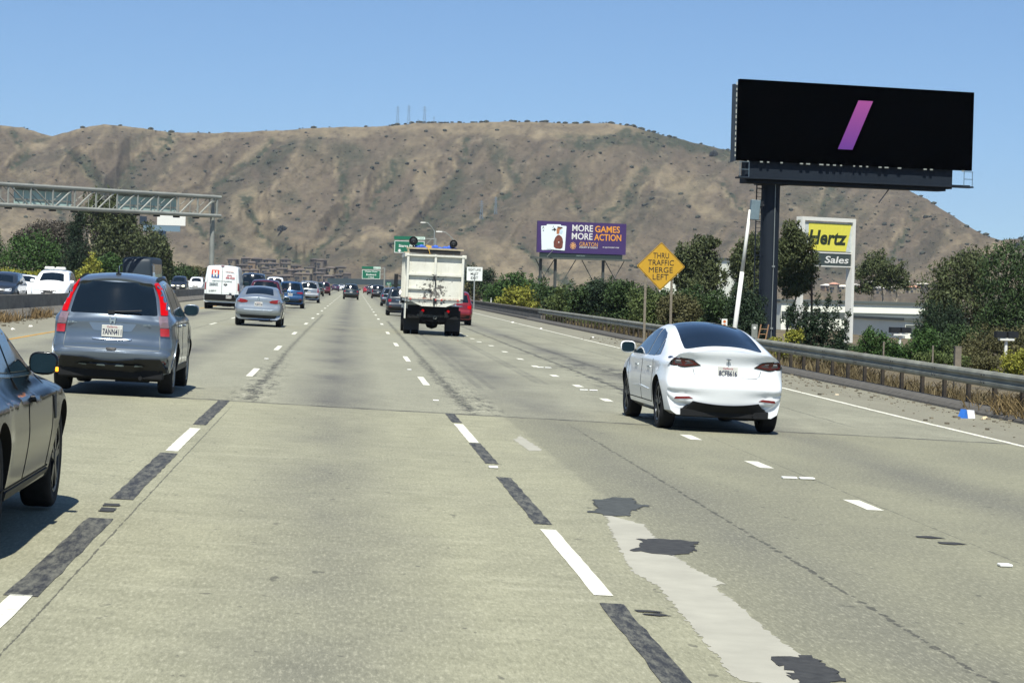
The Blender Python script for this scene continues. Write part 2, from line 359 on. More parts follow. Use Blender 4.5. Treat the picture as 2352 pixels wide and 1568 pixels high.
patch('road_patch', [(1360, 1150), (1400, 1142), (1455, 1144), (1462, 1158), (1498, 1162), (1462, 1168), (1440, 1186), (1400, 1184), (1348, 1176), (1375, 1168)], TARG, 'grey tar patch in the right lane, farthest', jag=.03, dz=.005)
patch('road_patch', [(1465, 1238), (1530, 1237), (1605, 1245), (1590, 1256), (1600, 1268), (1540, 1274), (1500, 1270), (1445, 1264), (1475, 1252)], TAR, 'dark tar patch in the right lane, middle', jag=.03, dz=.005)
patch('road_patch', [(1770, 1510), (1860, 1508), (1900, 1525), (1940, 1562), (1900, 1580), (1830, 1575), (1810, 1540)], TAR, 'dark tar patch at the bottom of the frame', jag=.03, dz=.005)
for pts, l in (([(240, 1156), (278, 1158), (274, 1163), (238, 1162)], 'first'), ([(232, 1166), (268, 1168), (262, 1176), (226, 1175)], 'second')):
    patch('road_patch', pts, TAR, l+' short tar dab on the left lane line', jag=.01, dz=.007)
for x0, y0 in ((2100, 1232), (2152, 1246), (1455, 1402), (1475, 1410)):
    patch('road_patch', [(x0, y0-1), (x0+40, y0), (x0+72, y0+5), (x0+40, y0+5), (x0+8, y0+3)], TAR, None, jag=.008, dz=.006)
# asphalt kerb under the guardrail
KERB = M('dark asphalt kerb', (.075, .070, .060), .9, var=.25, vs=5, bump=.3)
def sweep(name, prof, y0, y1, step, mat, sfun, parent=None, zoff=0, smooth=False):
    ys = list(np.arange(y0, y1+.01, step)); mb = MB(); n = len(prof); vs = []
    for y in ys:
        s = sfun(y)
        for (a, b) in prof: vs.append((s+a+cv(y), y, zr(s, y)+b+zoff))
    fs = [(j*n+i, j*n+i+1, (j+1)*n+i+1, (j+1)*n+i) for j in range(len(ys)-1) for i in range(n-1)]
    fs += [tuple(range(n)), tuple((len(ys)-1)*n+i for i in range(n-1, -1, -1))]
    mb.add(vs, fs); return mb.build(name, mat, parent, smooth)
RS = lambda y: 13.25 + (.35*sstep(70, 110, y))
tag(sweep('kerb', [(-.34, -.05), (-.32, .06), (-.24, .13), (-.02, .19), (.12, -.1)], 20, 166, 2, KERB, RS), 'low dark asphalt kerb under the guardrail', kind='structure')
# ---- concrete median wall
def wallmat():
    m, g = newmat('weathered concrete'); o = g.coord(); n = g.noise(o, 1.2, 6, .7); n2 = g.noise(o, 1, 6, .7, sc=(1, .6, 3)); 
    c = g.mix(g.rng(n, .3, .7), (.115, .105, .085), (.19, .175, .145)); c = g.mix(g.rng(n2, .48, .66, 0, .6), c, (.06, .055, .045))
    g.lk(c, g.b.inputs['Base Color']); g.b.inputs['Roughness'].default_value = .9; g.bump(n, .2, .02); return m
WALLC = wallmat()
mw = empty('median_wall', (-11.9, 60, 0), label='long weathered concrete median wall along the left shoulder', cat='wall')
o = sweep('wall_panel', [(.38, -.05), (.36, .08), (.13, .35), (.09, .84), (-.09, .84), (-.13, .35), (-.36, .08), (-.38, -.05)], 20, 560, 4, WALLC, lambda y: -11.9)
o.parent = mw; o.matrix_parent_inverse = Matrix.Translation(Vector((11.9, -60, 0)))
# ================================================================= HILLS
_rs = np.random.RandomState(3); _lat = _rs.rand(256, 256)
def vn(x, y):
    xi = np.floor(x).astype(int); yi = np.floor(y).astype(int); fx = x-xi; fy = y-yi
    fx = fx*fx*(3-2*fx); fy = fy*fy*(3-2*fy); a = _lat[xi % 256, yi % 256]; b = _lat[(xi+1) % 256, yi % 256]; c = _lat[xi % 256, (yi+1) % 256]; d = _lat[(xi+1) % 256, (yi+1) % 256]
    return a*(1-fx)*(1-fy)+b*fx*(1-fy)+c*(1-fx)*fy+d*fx*fy
def fbm(x, y, o=5, g=.5):
    s = 0; a = 1; t = 0
    for k in range(o): s = s+a*vn(x*2**k+17*k, y*2**k+31*k); t += a; a *= g
    return s/t
def rid(x, y, o=4, g=.5):
    s = 0; a = 1; t = 0
    for k in range(o): s = s+a*(1-abs(2*vn(x*2**k+7*k, y*2**k+13*k)-1)); t += a; a *= g
    return s/t
SKY = [(-420, 330), (-200, 310), (-60, 292), (0, 288), (50, 292), (90, 305), (120, 314), (160, 303), (210, 290), (240, 286), (290, 291), (330, 295), (390, 303), (480, 307), (560, 303), (640, 300), (720, 295), (800, 292), (880, 290), (960, 283), (1040, 283), (1100, 281),
       (1140, 279), (1200, 281), (1300, 283), (1400, 284), (1450, 289), (1500, 305), (1560, 319), (1650, 341), (1700, 350), (1850, 372), (1990, 403), (2070, 428), (2130, 458), (2200, 505), (2260, 540), (2300, 552), (2340, 548), (2400, 560), (2500, 590), (2700, 640)]
RAV = [([(393, 318), (353, 355), (310, 382), (277, 425), (262, 480)], 46, 52), ([(150, 345), (190, 385), (228, 425), (255, 470)], 34, 34), ([(618, 318), (582, 362), (547, 390), (505, 430), (480, 470)], 44, 48),
       ([(560, 455), (575, 505), (590, 548), (640, 590), (680, 605)], 40, 46), ([(785, 360), (795, 435), (783, 490), (771, 532), (735, 575), (700, 600)], 48, 44), ([(1065, 330), (1055, 370), (1038, 415), (1008, 462), (975, 500)], 44, 46),
       ([(1496, 372), (1456, 432), (1415, 475), (1383, 505), (1330, 545)], 50, 60), ([(1290, 400), (1308, 450), (1345, 505)], 44, 36), ([(905, 360), (880, 420), (850, 470)], 50, 26), ([(60, 420), (100, 470), (140, 520)], 50, 30),
       ([(430, 500), (480, 560), (500, 600)], 40, 36), ([(1180, 380), (1170, 440), (1130, 500), (1060, 540)], 50, 28), ([(1900, 440), (1870, 520), (1850, 600)], 60, 34), ([(2100, 500), (2060, 560), (2030, 640)], 60, 30), ([(1650, 420), (1700, 480), (1800, 520)], 50, 26),
       ([(1180, 560), (1240, 610), (1300, 650)], 40, 26), ([(30, 310), (60, 350), (20, 390)], 30, 26)]
RIDG = [([(938, 498), (870, 525), (788, 552), (731, 568), (690, 600)], 46, 40), ([(1100, 330), (1000, 350), (930, 372), (860, 400), (800, 460)], 40, 24), ([(1545, 370), (1500, 410), (1440, 470), (1395, 515), (1330, 580)], 38, 44), ([(1640, 410), (1560, 440), (1490, 500), (1420, 600)], 60, 34),
        ([(1120, 575), (1040, 560), (960, 590), (900, 640)], 50, 30), ([(430, 345), (380, 400), (330, 450), (300, 500)], 40, 26), ([(250, 300), (200, 350), (120, 380), (20, 400)], 44, 30), ([(700, 300), (660, 380), (600, 440), (560, 500)], 44, 28), ([(520, 380), (450, 420), (380, 470)], 40, 24), ([(2150, 470), (2200, 560), (2260, 620)], 50, 26)]
def dist_poly(X, Y, pts):
    best = np.full(X.shape, 1e9)
    for (ax, ay), (bx, by) in zip(pts, pts[1:]):
        dx, dy = bx-ax, by-ay; t = np.clip(((X-ax)*dx+(Y-ay)*dy)/(dx*dx+dy*dy), 0, 1)
        best = np.minimum(best, np.hypot(X-ax-t*dx, (Y-ay-t*dy)))
    return best
NX, NT = 860, 300
gx = np.linspace(-420, 2700, NX); tt = np.concatenate([np.linspace(0, 1, NT)**.95, [1.02, 1.08, 1.2]])
T, X = np.meshgrid(tt, gx, indexing='ij')
S = np.interp(X, [p[0] for p in SKY], [p[1] for p in SKY]); S = S+(fbm(X/26, X*0+3, 4)-.5)*5
HZ = 650+.025*(X-785); FOOT = HZ+4
Tc = np.minimum(T, 1); PY = FOOT-(FOOT-S)*Tc
rav = np.zeros_like(X); rg = np.zeros_like(X); wx = X+(fbm(X/60, PY/60, 4)-.5)*46; wy = PY+(fbm(X/60+9, PY/60+5, 4)-.5)*46
for pts, wd, dp in RAV: rav = np.maximum(rav, dp*np.clip((wy-pts[0][1])/75, 0, 1)**1.2*np.clip(1-dist_poly(wx, wy, pts)/(wd*1.5), 0, 1)**1.1)
for pts, wd, dp in RIDG: rg = np.maximum(rg, dp*np.clip((wy-min(p[1] for p in pts)+10)/60, 0, 1)*np.clip((max(p[1] for p in pts)+40-wy)/60, 0, 1)*np.clip(1-dist_poly(wx, wy, pts)/(wd*1.4), 0, 1)**1.05)
shr = (PY-300)*.35
rn = rid((wx+shr*3.2)/150, wy/420, 3, .45); rn2 = rid((wx+shr*2.2)/52+5, wy/190, 3, .5); fn = fbm(X/9, PY/9, 4, .6)
edge = np.clip((1-Tc)*9, 0.12, 1)*np.clip(Tc*6, 0, 1)
rav = rav*np.clip((1-Tc)*5, .12, 1); rel = (rav*1.3-rg*1.4-(rn-.5)*66-(rn2-.5)*20)*edge-(fn-.5)*5*edge
for _ in range(1): rel[:, 1:-1] = .5*rel[:, 1:-1]+.25*(rel[:, 2:]+rel[:, :-2]); rel[1:-1] = .5*rel[1:-1]+.25*(rel[2:]+rel[:-2])
RR = 1500+620*Tc**.85*np.clip((FOOT-S)/350, .35, 1)+rel+np.where(X < 110, 260*Tc, 0)*0
ep = 220*T; RR = np.maximum.accumulate(RR-ep, axis=0)+ep
for _ in range(2): RR[1:-1] = .5*RR[1:-1]+.25*(RR[2:]+RR[:-2])
dx_, dy_ = (X-CW/2)/F, (CHH/2-PY)/F
D = np.stack([fwd[k]+crt[k]*dx_+cup[k]*dy_ for k in range(3)], -1); hor = np.hypot(D[..., 0], D[..., 1])[..., None]; P = D/hor*RR[..., None]; P[..., 2] += CAMZ
over = np.maximum(T-1, 0)[..., None]; P = P*(1+over*np.array([1.5, 1.5, 0])); P[..., 2] -= over[..., 0]*260
P[0, :, 2] -= 14
HP = P
me = bpy.data.meshes.new('hills'); nT, nX = T.shape
idx = np.arange(nT*nX).reshape(nT, nX); q = np.stack([idx[:-1, :-1], idx[:-1, 1:], idx[1:, 1:], idx[1:, :-1]], -1).reshape(-1, 4)
me.vertices.add(nT*nX); me.vertices.foreach_set('co', P.reshape(-1)); me.loops.add(q.size); me.loops.foreach_set('vertex_index', q.reshape(-1)); me.polygons.add(len(q)); me.polygons.foreach_set('loop_start', np.arange(0, q.size, 4)); me.polygons.foreach_set('loop_total', np.full(len(q), 4)); me.update(); me.validate()
me.polygons.foreach_set('use_smooth', [True]*len(me.polygons))
# vegetation cover: tan dry grass, brown scrub, green thickets
def blob(cx, cy, rx, ry, rot=0):
    a = R(rot); u = (wx-cx)*math.cos(a)+(wy-cy)*math.sin(a); v = -(wx-cx)*math.sin(a)+(wy-cy)*math.cos(a); return np.clip(1.25-np.hypot(u/rx, v/ry), 0, 1)
tan = np.zeros_like(X); grn = np.zeros_like(X)
for b in ((40, 520, 60, 45), (395, 595, 70, 30, 15), (435, 480, 90, 26), (590, 340, 60, 14, -45), (660, 312, 60, 10), (380, 325, 42, 20, -50), (1250, 630, 150, 40, 8), (1150, 590, 110, 34, 25), (1320, 600, 90, 60), (980, 410, 26, 70, 10), (600, 540, 50, 70, 20), (760, 300, 120, 12), (1180, 298, 260, 18),
          (1440, 300, 60, 14, 10), (1420, 470, 24, 110, 38), (1560, 420, 90, 30, 15), (1620, 470, 70, 20, 30), (2290, 590, 60, 40), (2250, 640, 90, 30), (860, 545, 90, 8, -27), (90, 330, 60, 12, -20), (165, 390, 30, 26), (480, 320, 40, 12, -30), (560, 480, 22, 60, 10), (740, 560, 60, 18)): tan = np.maximum(tan, blob(*b))
for b in ((1420, 318, 115, 14, 5), (1600, 333, 110, 16, 12), (1345, 330, 40, 18), (200, 385, 26, 20, 40), (230, 420, 20, 34, -35), (95, 315, 22, 8), (715, 330, 44, 16, -30), (640, 350, 60, 12, -35), (900, 385, 60, 26, -45), (1150, 360, 30, 50, -20), (800, 350, 40, 34), (660, 450, 34, 20), (1040, 440, 20, 60, 30), (520, 540, 60, 30, 50), (1900, 470, 110, 34, 15), (700, 590, 60, 14),
          (950, 600, 140, 26, 5), (1290, 410, 46, 30), (1790, 380, 120, 20, 8), (640, 560, 16, 40, -30), (1000, 520, 140, 26, -18), (1950, 610, 90, 20)): grn = np.maximum(grn, blob(*b))
def n01(a): return np.clip(a, 0, 1)
asp = np.gradient(rel, axis=1)/(gx[1]-gx[0]); asp = np.clip(asp/.9, -1, 1)
big = fbm(X/150, PY/70, 4); md = fbm(X/22, PY/16, 5, .62)
tanw = n01(n01(tan*1.6)*.95+n01((rn-.60)*2.2)*.45+n01((big-.56)*4)*.4-n01(rav/30)*.25+n01(asp)*.45); tanw = n01(tanw*n01(.35+1.5*(md-.25)))
grnw = n01(n01(grn*1.4)*.85+n01((rav-26)/30)*.55+n01(-asp)*.42+n01((.40-big)*4)*.35)*n01(.3+1.7*(fbm(X/16+40, PY/12, 5, .6)-.2))
base = np.array(lin('5a5145'))[None, None]*(1+.35*(md[..., None]-.5)); tanc = np.array(lin('877b63')); grc = np.array(lin('2e3a2c')); scr = np.array(lin('38322b'))
ravl = np.zeros_like(X); rgl = np.zeros_like(X)
for pts, wd, dp in RAV: ravl = np.maximum(ravl, np.clip(1.35-dist_poly(wx-4, wy, pts)/11, 0, 1))
for pts, wd, dp in RAV: rgl = np.maximum(rgl, np.clip(1.2-dist_poly(wx+13, wy+5, pts)/9, 0, 1)*.9)
for pts, wd, dp in RIDG: rgl = np.maximum(rgl, np.clip(1.1-dist_poly(wx, wy, pts)/15, 0, 1)*.8)
crest = np.clip(1.15-(PY-S)/16, 0, 1)*(X < 1500); brk = n01((fbm(X/14+3, PY/14, 4, .6)-.38)*5)
tanw = np.maximum(tanw, n01(rgl*brk)*.95); tanw = np.maximum(tanw, crest*n01(.4+brk)*.9); grnw = np.maximum(np.maximum(grnw*(1-tanw*.6), n01(np.maximum(np.maximum(blob(1420, 320, 125, 17, 6), blob(1600, 336, 120, 20, 12)), blob(1345, 334, 50, 20))*2.2)*n01(.35+brk)), ravl*n01((fbm(X/10+9, PY/8, 4, .6)-.36)*5)*1.1)
C = base+(tanc-base)*tanw[..., None]*.8; C = C+(grc-C)*(grnw[..., None]*.8)
spk = fbm(X/5.2, PY/3.4, 3, .6); sw = n01((spk-.60)*9)*n01(1.1-tanw*.8); C = C+(scr-C)*sw[..., None]*.6; C = C*.87
ca = me.color_attributes.new('cover', 'FLOAT_COLOR', 'POINT'); ca.data.foreach_set('color', np.concatenate([C, np.ones(C.shape[:2]+(1,))], -1).reshape(-1).astype(np.float32))
m, g = newmat('dry hillside'); a = g.n.new("ShaderNodeVertexColor"); a.layer_name = 'cover'; o = g.coord()
n1 = g.noise(o, .06, 5, .7); n2 = g.noise(o, .22, 4, .7)
n3 = g.noise(o, .022, 6, .68); n4 = g.noise(o, .075, 7, .75, sc=(1, .55, .55)); n5 = g.noise(o, .5, 3, .7)
c = g.mix(g.rng(n3, .46, .62, 0, .28), a.outputs[0], (.058, .052, .038)); c = g.mix(g.rng(n4, .53, .66, 0, .40), c, (.040, .040, .027)); c = g.mix(g.rng(n4, .45, .34, 0, .32), c, (.215, .185, .13)); c = g.mix(g.rng(n2, .58, .66, 0, .45), c, (.025, .027, .018)); c = g.mix(g.rng(n5, .42, .3, 0, .3), c, (.22, .19, .13)); g.lk(c, g.b.inputs['Base Color']); g.b.inputs['Roughness'].default_value = .95; g.b.inputs['Specular IOR Level'].default_value = .1
g.bump(n2, .35, 1.5); me.materials.append(m)
hills = link(bpy.data.objects.new('hills', me)); tag(hills, kind='structure')
def hill_pt(px, py):                                   # the point of the hillside seen at px, py
    j = int(round((px-gx[0])/(gx[1]-gx[0]))); i = int(np.argmin(abs(PY[:NT, j]-py))); return Vector(HP[i, j])
# shrubs dotted over the hillside, uncountable
ico = bmesh.new(); bmesh.ops.create_icosphere(ico, subdivisions=1, radius=1); iv = np.array([v.co[:] for v in ico.verts]); jf = [tuple(v.index for v in f.verts) for f in ico.faces]; ico.free()
V = []; Fs = []; k = 0; rr = np.random.RandomState(5)
for _ in range(9000):
    j = rr.randint(60, NX-60); i = int(NT*rr.rand()**.9); i = min(i, NT-1)
    if rr.rand() > .10+.9*sw[i, j]+.6*grnw[i, j]-.2*tanw[i, j]: continue
    s = .4+rr.rand()**5*1.8; c = HP[i, j]
    jv = iv*np.array([s*1.2, s*1.2, s*.75])*(1+.35*(rr.rand(len(iv), 1)-.5)); V.append(jv+c+np.array([0, 0, s*.3])); Fs += [tuple(a+k for a in f) for f in jf]; k += len(iv)
for j in range(40, NX-40):                             # along the skyline
    if rr.rand() < (.5 if (1230 < gx[j] < 1560 or 900 < gx[j] < 1100) else .12):
        s = .6+rr.rand()**2*1.6; V.append(iv*np.array([s*1.6, s*1.3, s*.8])*(1+.3*(rr.rand(len(iv), 1)-.5))+HP[NT-1, j]+np.array([0, 0, .6])); Fs += [tuple(a+k for a in f) for f in jf]; k += len(iv)
SHR = M('hill shrub', '31352a', .95, var=.3, vs=.15)
me = bpy.data.meshes.new('hillside_scrub'); me.from_pydata(np.concatenate(V).tolist(), [], Fs); me.materials.append(SHR)
tag(link(bpy.data.objects.new('hillside_scrub', me)), 'dark shrubs dotted over the dry hills', kind='stuff')
for px, py, s, lb in ((648, 530, 6.6, 'lone dark round bush on the lower left hillside'), (1639, 357, 7, 'lone dark bush high on the slope left of the black billboard'), (2335, 566, 4, 'small dark bush near the right end of the ridge')):
    c = hill_pt(px, py); b = bmesh.new(); bmesh.ops.create_icosphere(b, subdivisions=4, radius=1); me = bpy.data.meshes.new('bush')
    for v in b.verts: n = v.co.normalized(); v.co = Vector((n.x*s*.55, n.y*s*.55, max(n.z, -.3)*s*.5))*(1+random.uniform(-.22, .22))
    b.to_mesh(me); b.free(); me.materials.append(M('dark bush', '272c2c', .95, var=.3, vs=1)); o = link(bpy.data.objects.new('bush', me)); o.location = c+Vector((0, 0, s*.12)); tag(o, lb, 'bush')
# ================================================================= HOUSES at the foot of the hills
HW = [M('house wall %d' % i, c, .9, var=.1, vs=.3) for i, c in enumerate(('655c50', '574f45', '6f6656', '73614c', '4d4842', '7d7460'))]
HRF = [M('house roof %d' % i, c, .9, var=.15, vs=.5) for i, c in enumerate(('504841', '443e38', '5a514a'))]
WIN = M('house window', '23282c', .3)
def house_mesh(wd, dp, h, rh):
    wl = MB().box((0, 0, h/2), (wd, dp, h)).box((wd*.3, -dp/2-.6, h*.4), (wd*.34, 1.2, h*.8))
    rf = MB(); e = .4; a, b = wd/2+e, dp/2+e
    rf.add([(-a, -b, h), (a, -b, h), (a, b, h), (-a, b, h), (-wd*.22, 0, h+rh), (wd*.22, 0, h+rh), (-a, -b, h-.3), (a, -b, h-.3), (a, b, h-.3), (-a, b, h-.3)], [(0, 1, 5, 4), (1, 2, 5), (2, 3, 4, 5), (3, 0, 4), (0, 6, 7, 1), (1, 7, 8, 2), (2, 8, 9, 3), (3, 9, 6, 0), (6, 9, 8, 7)])
    return wl, rf
hgrp = 'houses at the foot of the hills'
rows = [(606, 520, 665, 5), (617, 545, 690, 6), (630, 550, 700, 7), (643, 560, 810, 11), (656, 600, 870, 13), (611, 712, 750, 2), (628, 705, 790, 4), (662, 655, 850, 9)]
hn = 0; protos = [house_mesh(*a) for a in ((6.2, 6, 6.0, .9), (7.4, 6, 5.0, 1.0), (5.4, 6, 7.0, .9))]
pm = []
for wl, rf in protos: a = wl.build('wall', None); b = rf.build('roof', None); pm.append((a.data, b.data)); bpy.data.objects.remove(a); bpy.data.objects.remove(b)
wmesh = MB().box((0, 0, 0), (1.5, .2, 1.4)).build('window', WIN); wme = wmesh.data; bpy.data.objects.remove(wmesh)
def put_house(px, py, lb, grp=hgrp, s=1.0, kind=None):
    c = hill_pt(px, py); k = random.randrange(3) if kind is None else kind
    r = empty('house', c-Vector((0, 0, 1.5)), random.uniform(-.5, .5), lb, 'house', grp); r.scale = (s, s, s)
    for nm, md, mt in (('wall', pm[k][0], random.choice(HW)), ('roof', pm[k][1], random.choice(HRF))):
        mc = md.copy(); mc.materials.clear(); mc.materials.append(mt); o = link(bpy.data.objects.new(nm, mc), r)
    wd = (6.2, 7.4, 5.4)[k]
    for (a, b) in ((-wd*.30, 4.2), (wd*.02, 4.2), (-wd*.22, 2.2)): o = link(bpy.data.objects.new('window', wme), r); o.location = (a, -3.08, b)
    return r
rowname = ['topmost row', 'second row', 'third row', 'fourth row', 'long row above the traffic', 'pair by the gully', 'row right of the gully', 'lowest row behind the cars']
for ri, (py, x0, x1, n) in enumerate(rows):
    for i in range(n):
        px = x0+(x1-x0)*(i+.5)/n+random.uniform(-3, 3)
        ordn = ['first', 'second', 'third', 'fourth', 'fifth', 'sixth', 'seventh', 'eighth', 'ninth', 'tenth', 'eleventh', 'twelfth', 'thirteenth'][i]
        put_house(px, py+random.uniform(-2.5, 2.5)+3, 'small brown hillside house, %s from the left in the %s' % (ordn, rowname[ri]))
for i, (px, py) in enumerate(((1900, 668), (1915, 672), (1938, 670), (1962, 668), (1985, 672), (2004, 667), (2022, 674), (2040, 668), (2058, 672), (2078, 666), (2098, 672), (2118, 668))):
    ordn = ['first', 'second', 'third', 'fourth', 'fifth', 'sixth', 'seventh', 'eighth', 'ninth', 'tenth', 'eleventh', 'twelfth'][i]
    r = put_house(px, py, 'small pale house far behind the white building, %s from the left' % ordn, 'pale houses beyond the white building', 1.05)
    r.children[0].data.materials[0] = M('pale house %d' % (i % 3), ('c9c6bd', 'b98a74', 'd8d2c0')[i % 3], .9)
# ================================================================= PYLONS
def pylon(px, py, hpx, lb, grp='electricity pylons on the ridge', s=1.0, zoff=0):
    b = hill_pt(px, py); h = hpx/F*math.hypot(b.x, b.y); wd = h*.17; t = .16*s; mb = MB(); b = b-Vector((0, 0, 1.5))
    for sx in (-1, 1):
        for sy in (-1, 1): mb.tube((sx*wd/2, sy*wd/2, 0), (sx*wd*.09, sy*wd*.09, h), t, t*.7, 5)
    for k in range(6):
        z0, z1 = h*k/6, h*(k+1)/6; w0, w1 = wd/2*(1-.82*k/6), wd/2*(1-.82*(k+1)/6)
        for sy in (-1, 1): mb.tube((-w0, sy*w0, z0), (w1, sy*w1, z1), t*.6, n=4); mb.tube((w0, sy*w0, z0), (-w1, sy*w1, z1), t*.6, n=4); mb.tube((-w1, sy*w1, z1), (w1, sy*w1, z1), t*.6, n=4)
    arms = MB()
    for z in (.72, .82, .92):
        arms.tube((-h*.12, 0, h*z), (h*.12, 0, h*z), t*.8, n=4)
        for sx in (-1, 1): arms.tube((sx*h*.12, 0, h*z), (0, 0, h*z+h*.04), t*.5, n=4)
    r = empty('electricity_pylon', b, 0, lb, 'pylon', grp); pmx = M('pylon steel', '6d7f8c', .6, .2); mb.build('lattice_tower', pmx, r); arms.build('cross_arm', pmx, r); return r
pylon(912, 288, 47, 'leftmost lattice pylon on the ridge above the truck', s=.8); pylon(938, 286, 48, 'middle lattice pylon on the ridge', s=.8); pylon(973, 284, 43, 'right lattice pylon of the three tall ones on the ridge', s=.85); pylon(997, 283, 18, 'smallest lattice pylon on the ridge', s=.5); pylon(962, 284, 14, 'short pylon on the ridge between the tall ones', s=.4)
pylon(1104, 503, 48, 'pale lattice pylon low on the slope, left of the pair', 'pylons on the slope', .7); pylon(1137, 492, 44, 'pale lattice pylon low on the slope, right of the pair', 'pylons on the slope', .7)
# ================================================================= VEGETATION
def leafmat(name, c1, c2, tr=.25):
    m, g = newmat(name); a = g.n.new("ShaderNodeVertexColor"); a.layer_name = 'tint'
    sp = g.n.new("ShaderNodeSeparateColor"); g.nt.links.new(a.outputs[0], sp.inputs[0])
    g.lk(g.mix(sp.outputs[0], lin(c1), lin(c2)), g.b.inputs['Base Color']); g.b.inputs['Roughness'].default_value = .7; g.b.inputs['Specular IOR Level'].default_value = .25
    return m
L_EUC = leafmat('eucalyptus leaves', '263020', '565e38'); L_DK = leafmat('dark leaves', '1b2917', '41562d'); L_GR = leafmat('green leaves', '20361a', '45602c'); L_YG = leafmat('yellow green leaves', '566022', '938f38')
L_CYP = leafmat('cypress leaves', '17241a', '30422a'); L_PUR = leafmat('purplish scrub leaves', '34322c', '554f44'); L_BR = leafmat('brown scrub leaves', '383824', '62603c'); L_OLV = leafmat('olive leaves', '2f3a20', '5c6a38')
BARK = M('pale bark', 'a59a86', .9, var=.3, vs=2); BARKD = M('dark bark', '4a4036', .95, var=.3, vs=2)
def leaves(blobs, n, size, rs, stretch=1.0, fill=.55, droop=0):
    vol = np.array([b[3]*b[4]*b[5] for b in blobs])**(2/3); pk = rs.choice(len(blobs), n, p=vol/vol.sum()); B = np.array(blobs)[pk]
    d = rs.normal(size=(n, 3)); d /= np.linalg.norm(d, axis=1)[:, None]; rad = fill+(1-fill)*rs.rand(n)**.5; rad *= 1+.16*rs.normal(size=n)
    # clumping: pull leaves towards cluster centres
    c = B[:, :3]+d*rad[:, None]*B[:, 3:6]
    q = np.round(c/(size*3.2)); h = np.sin(q@np.array([12.9898, 78.233, 37.719]))*43758.5; h = h-np.floor(h); keep = h > .30; c = c[keep]; h = h[keep]; n = len(c); B = B[keep]; d = d[keep]
    c += rs.normal(size=(n, 3))*size*.6
    a = rs.normal(size=(n, 3)); a[:, 2] *= stretch; a /= np.linalg.norm(a, axis=1)[:, None]
    b = np.cross(a, rs.normal(size=(n, 3))+d*.8); b /= np.linalg.norm(b, axis=1)[:, None]
    s = size*(.45+1.1*rs.rand(n)**1.5)[:, None]; a = a*s*(1.25 if stretch == 1 else 1.9); b = b*s*.7
    V = np.stack([c-a, c+b*.9-a*.1, c+a, c-b*.9+a*.15], 1).reshape(-1, 3); Fc = np.arange(4*n).reshape(n, 4)
    t = np.clip(.05+.55*h**1.5+.6*rs.rand(n)*rs.rand(n), 0, 1)
    return V, Fc, np.repeat(t, 4)
def leafmesh(name, V, Fc, t, mat, parent=None):
    me = bpy.data.meshes.new(name); me.vertices.add(len(V)); me.vertices.foreach_set('co', V.astype(np.float32).reshape(-1)); me.loops.add(Fc.size); me.loops.foreach_set('vertex_index', Fc.reshape(-1).astype(np.int32)); me.polygons.add(len(Fc)); me.polygons.foreach_set('loop_start', np.arange(0, Fc.size, 4, dtype=np.int32)); me.polygons.foreach_set('loop_total', np.full(len(Fc), 4, dtype=np.int32)); me.update()
    ca = me.color_attributes.new('tint', 'FLOAT_COLOR', 'POINT'); ca.data.foreach_set('color', np.repeat(np.stack([t, t, t, t*0+1], 1), 1, 0).astype(np.float32).reshape(-1)); me.materials.append(mat)
    return link(bpy.data.objects.new(name, me), parent)
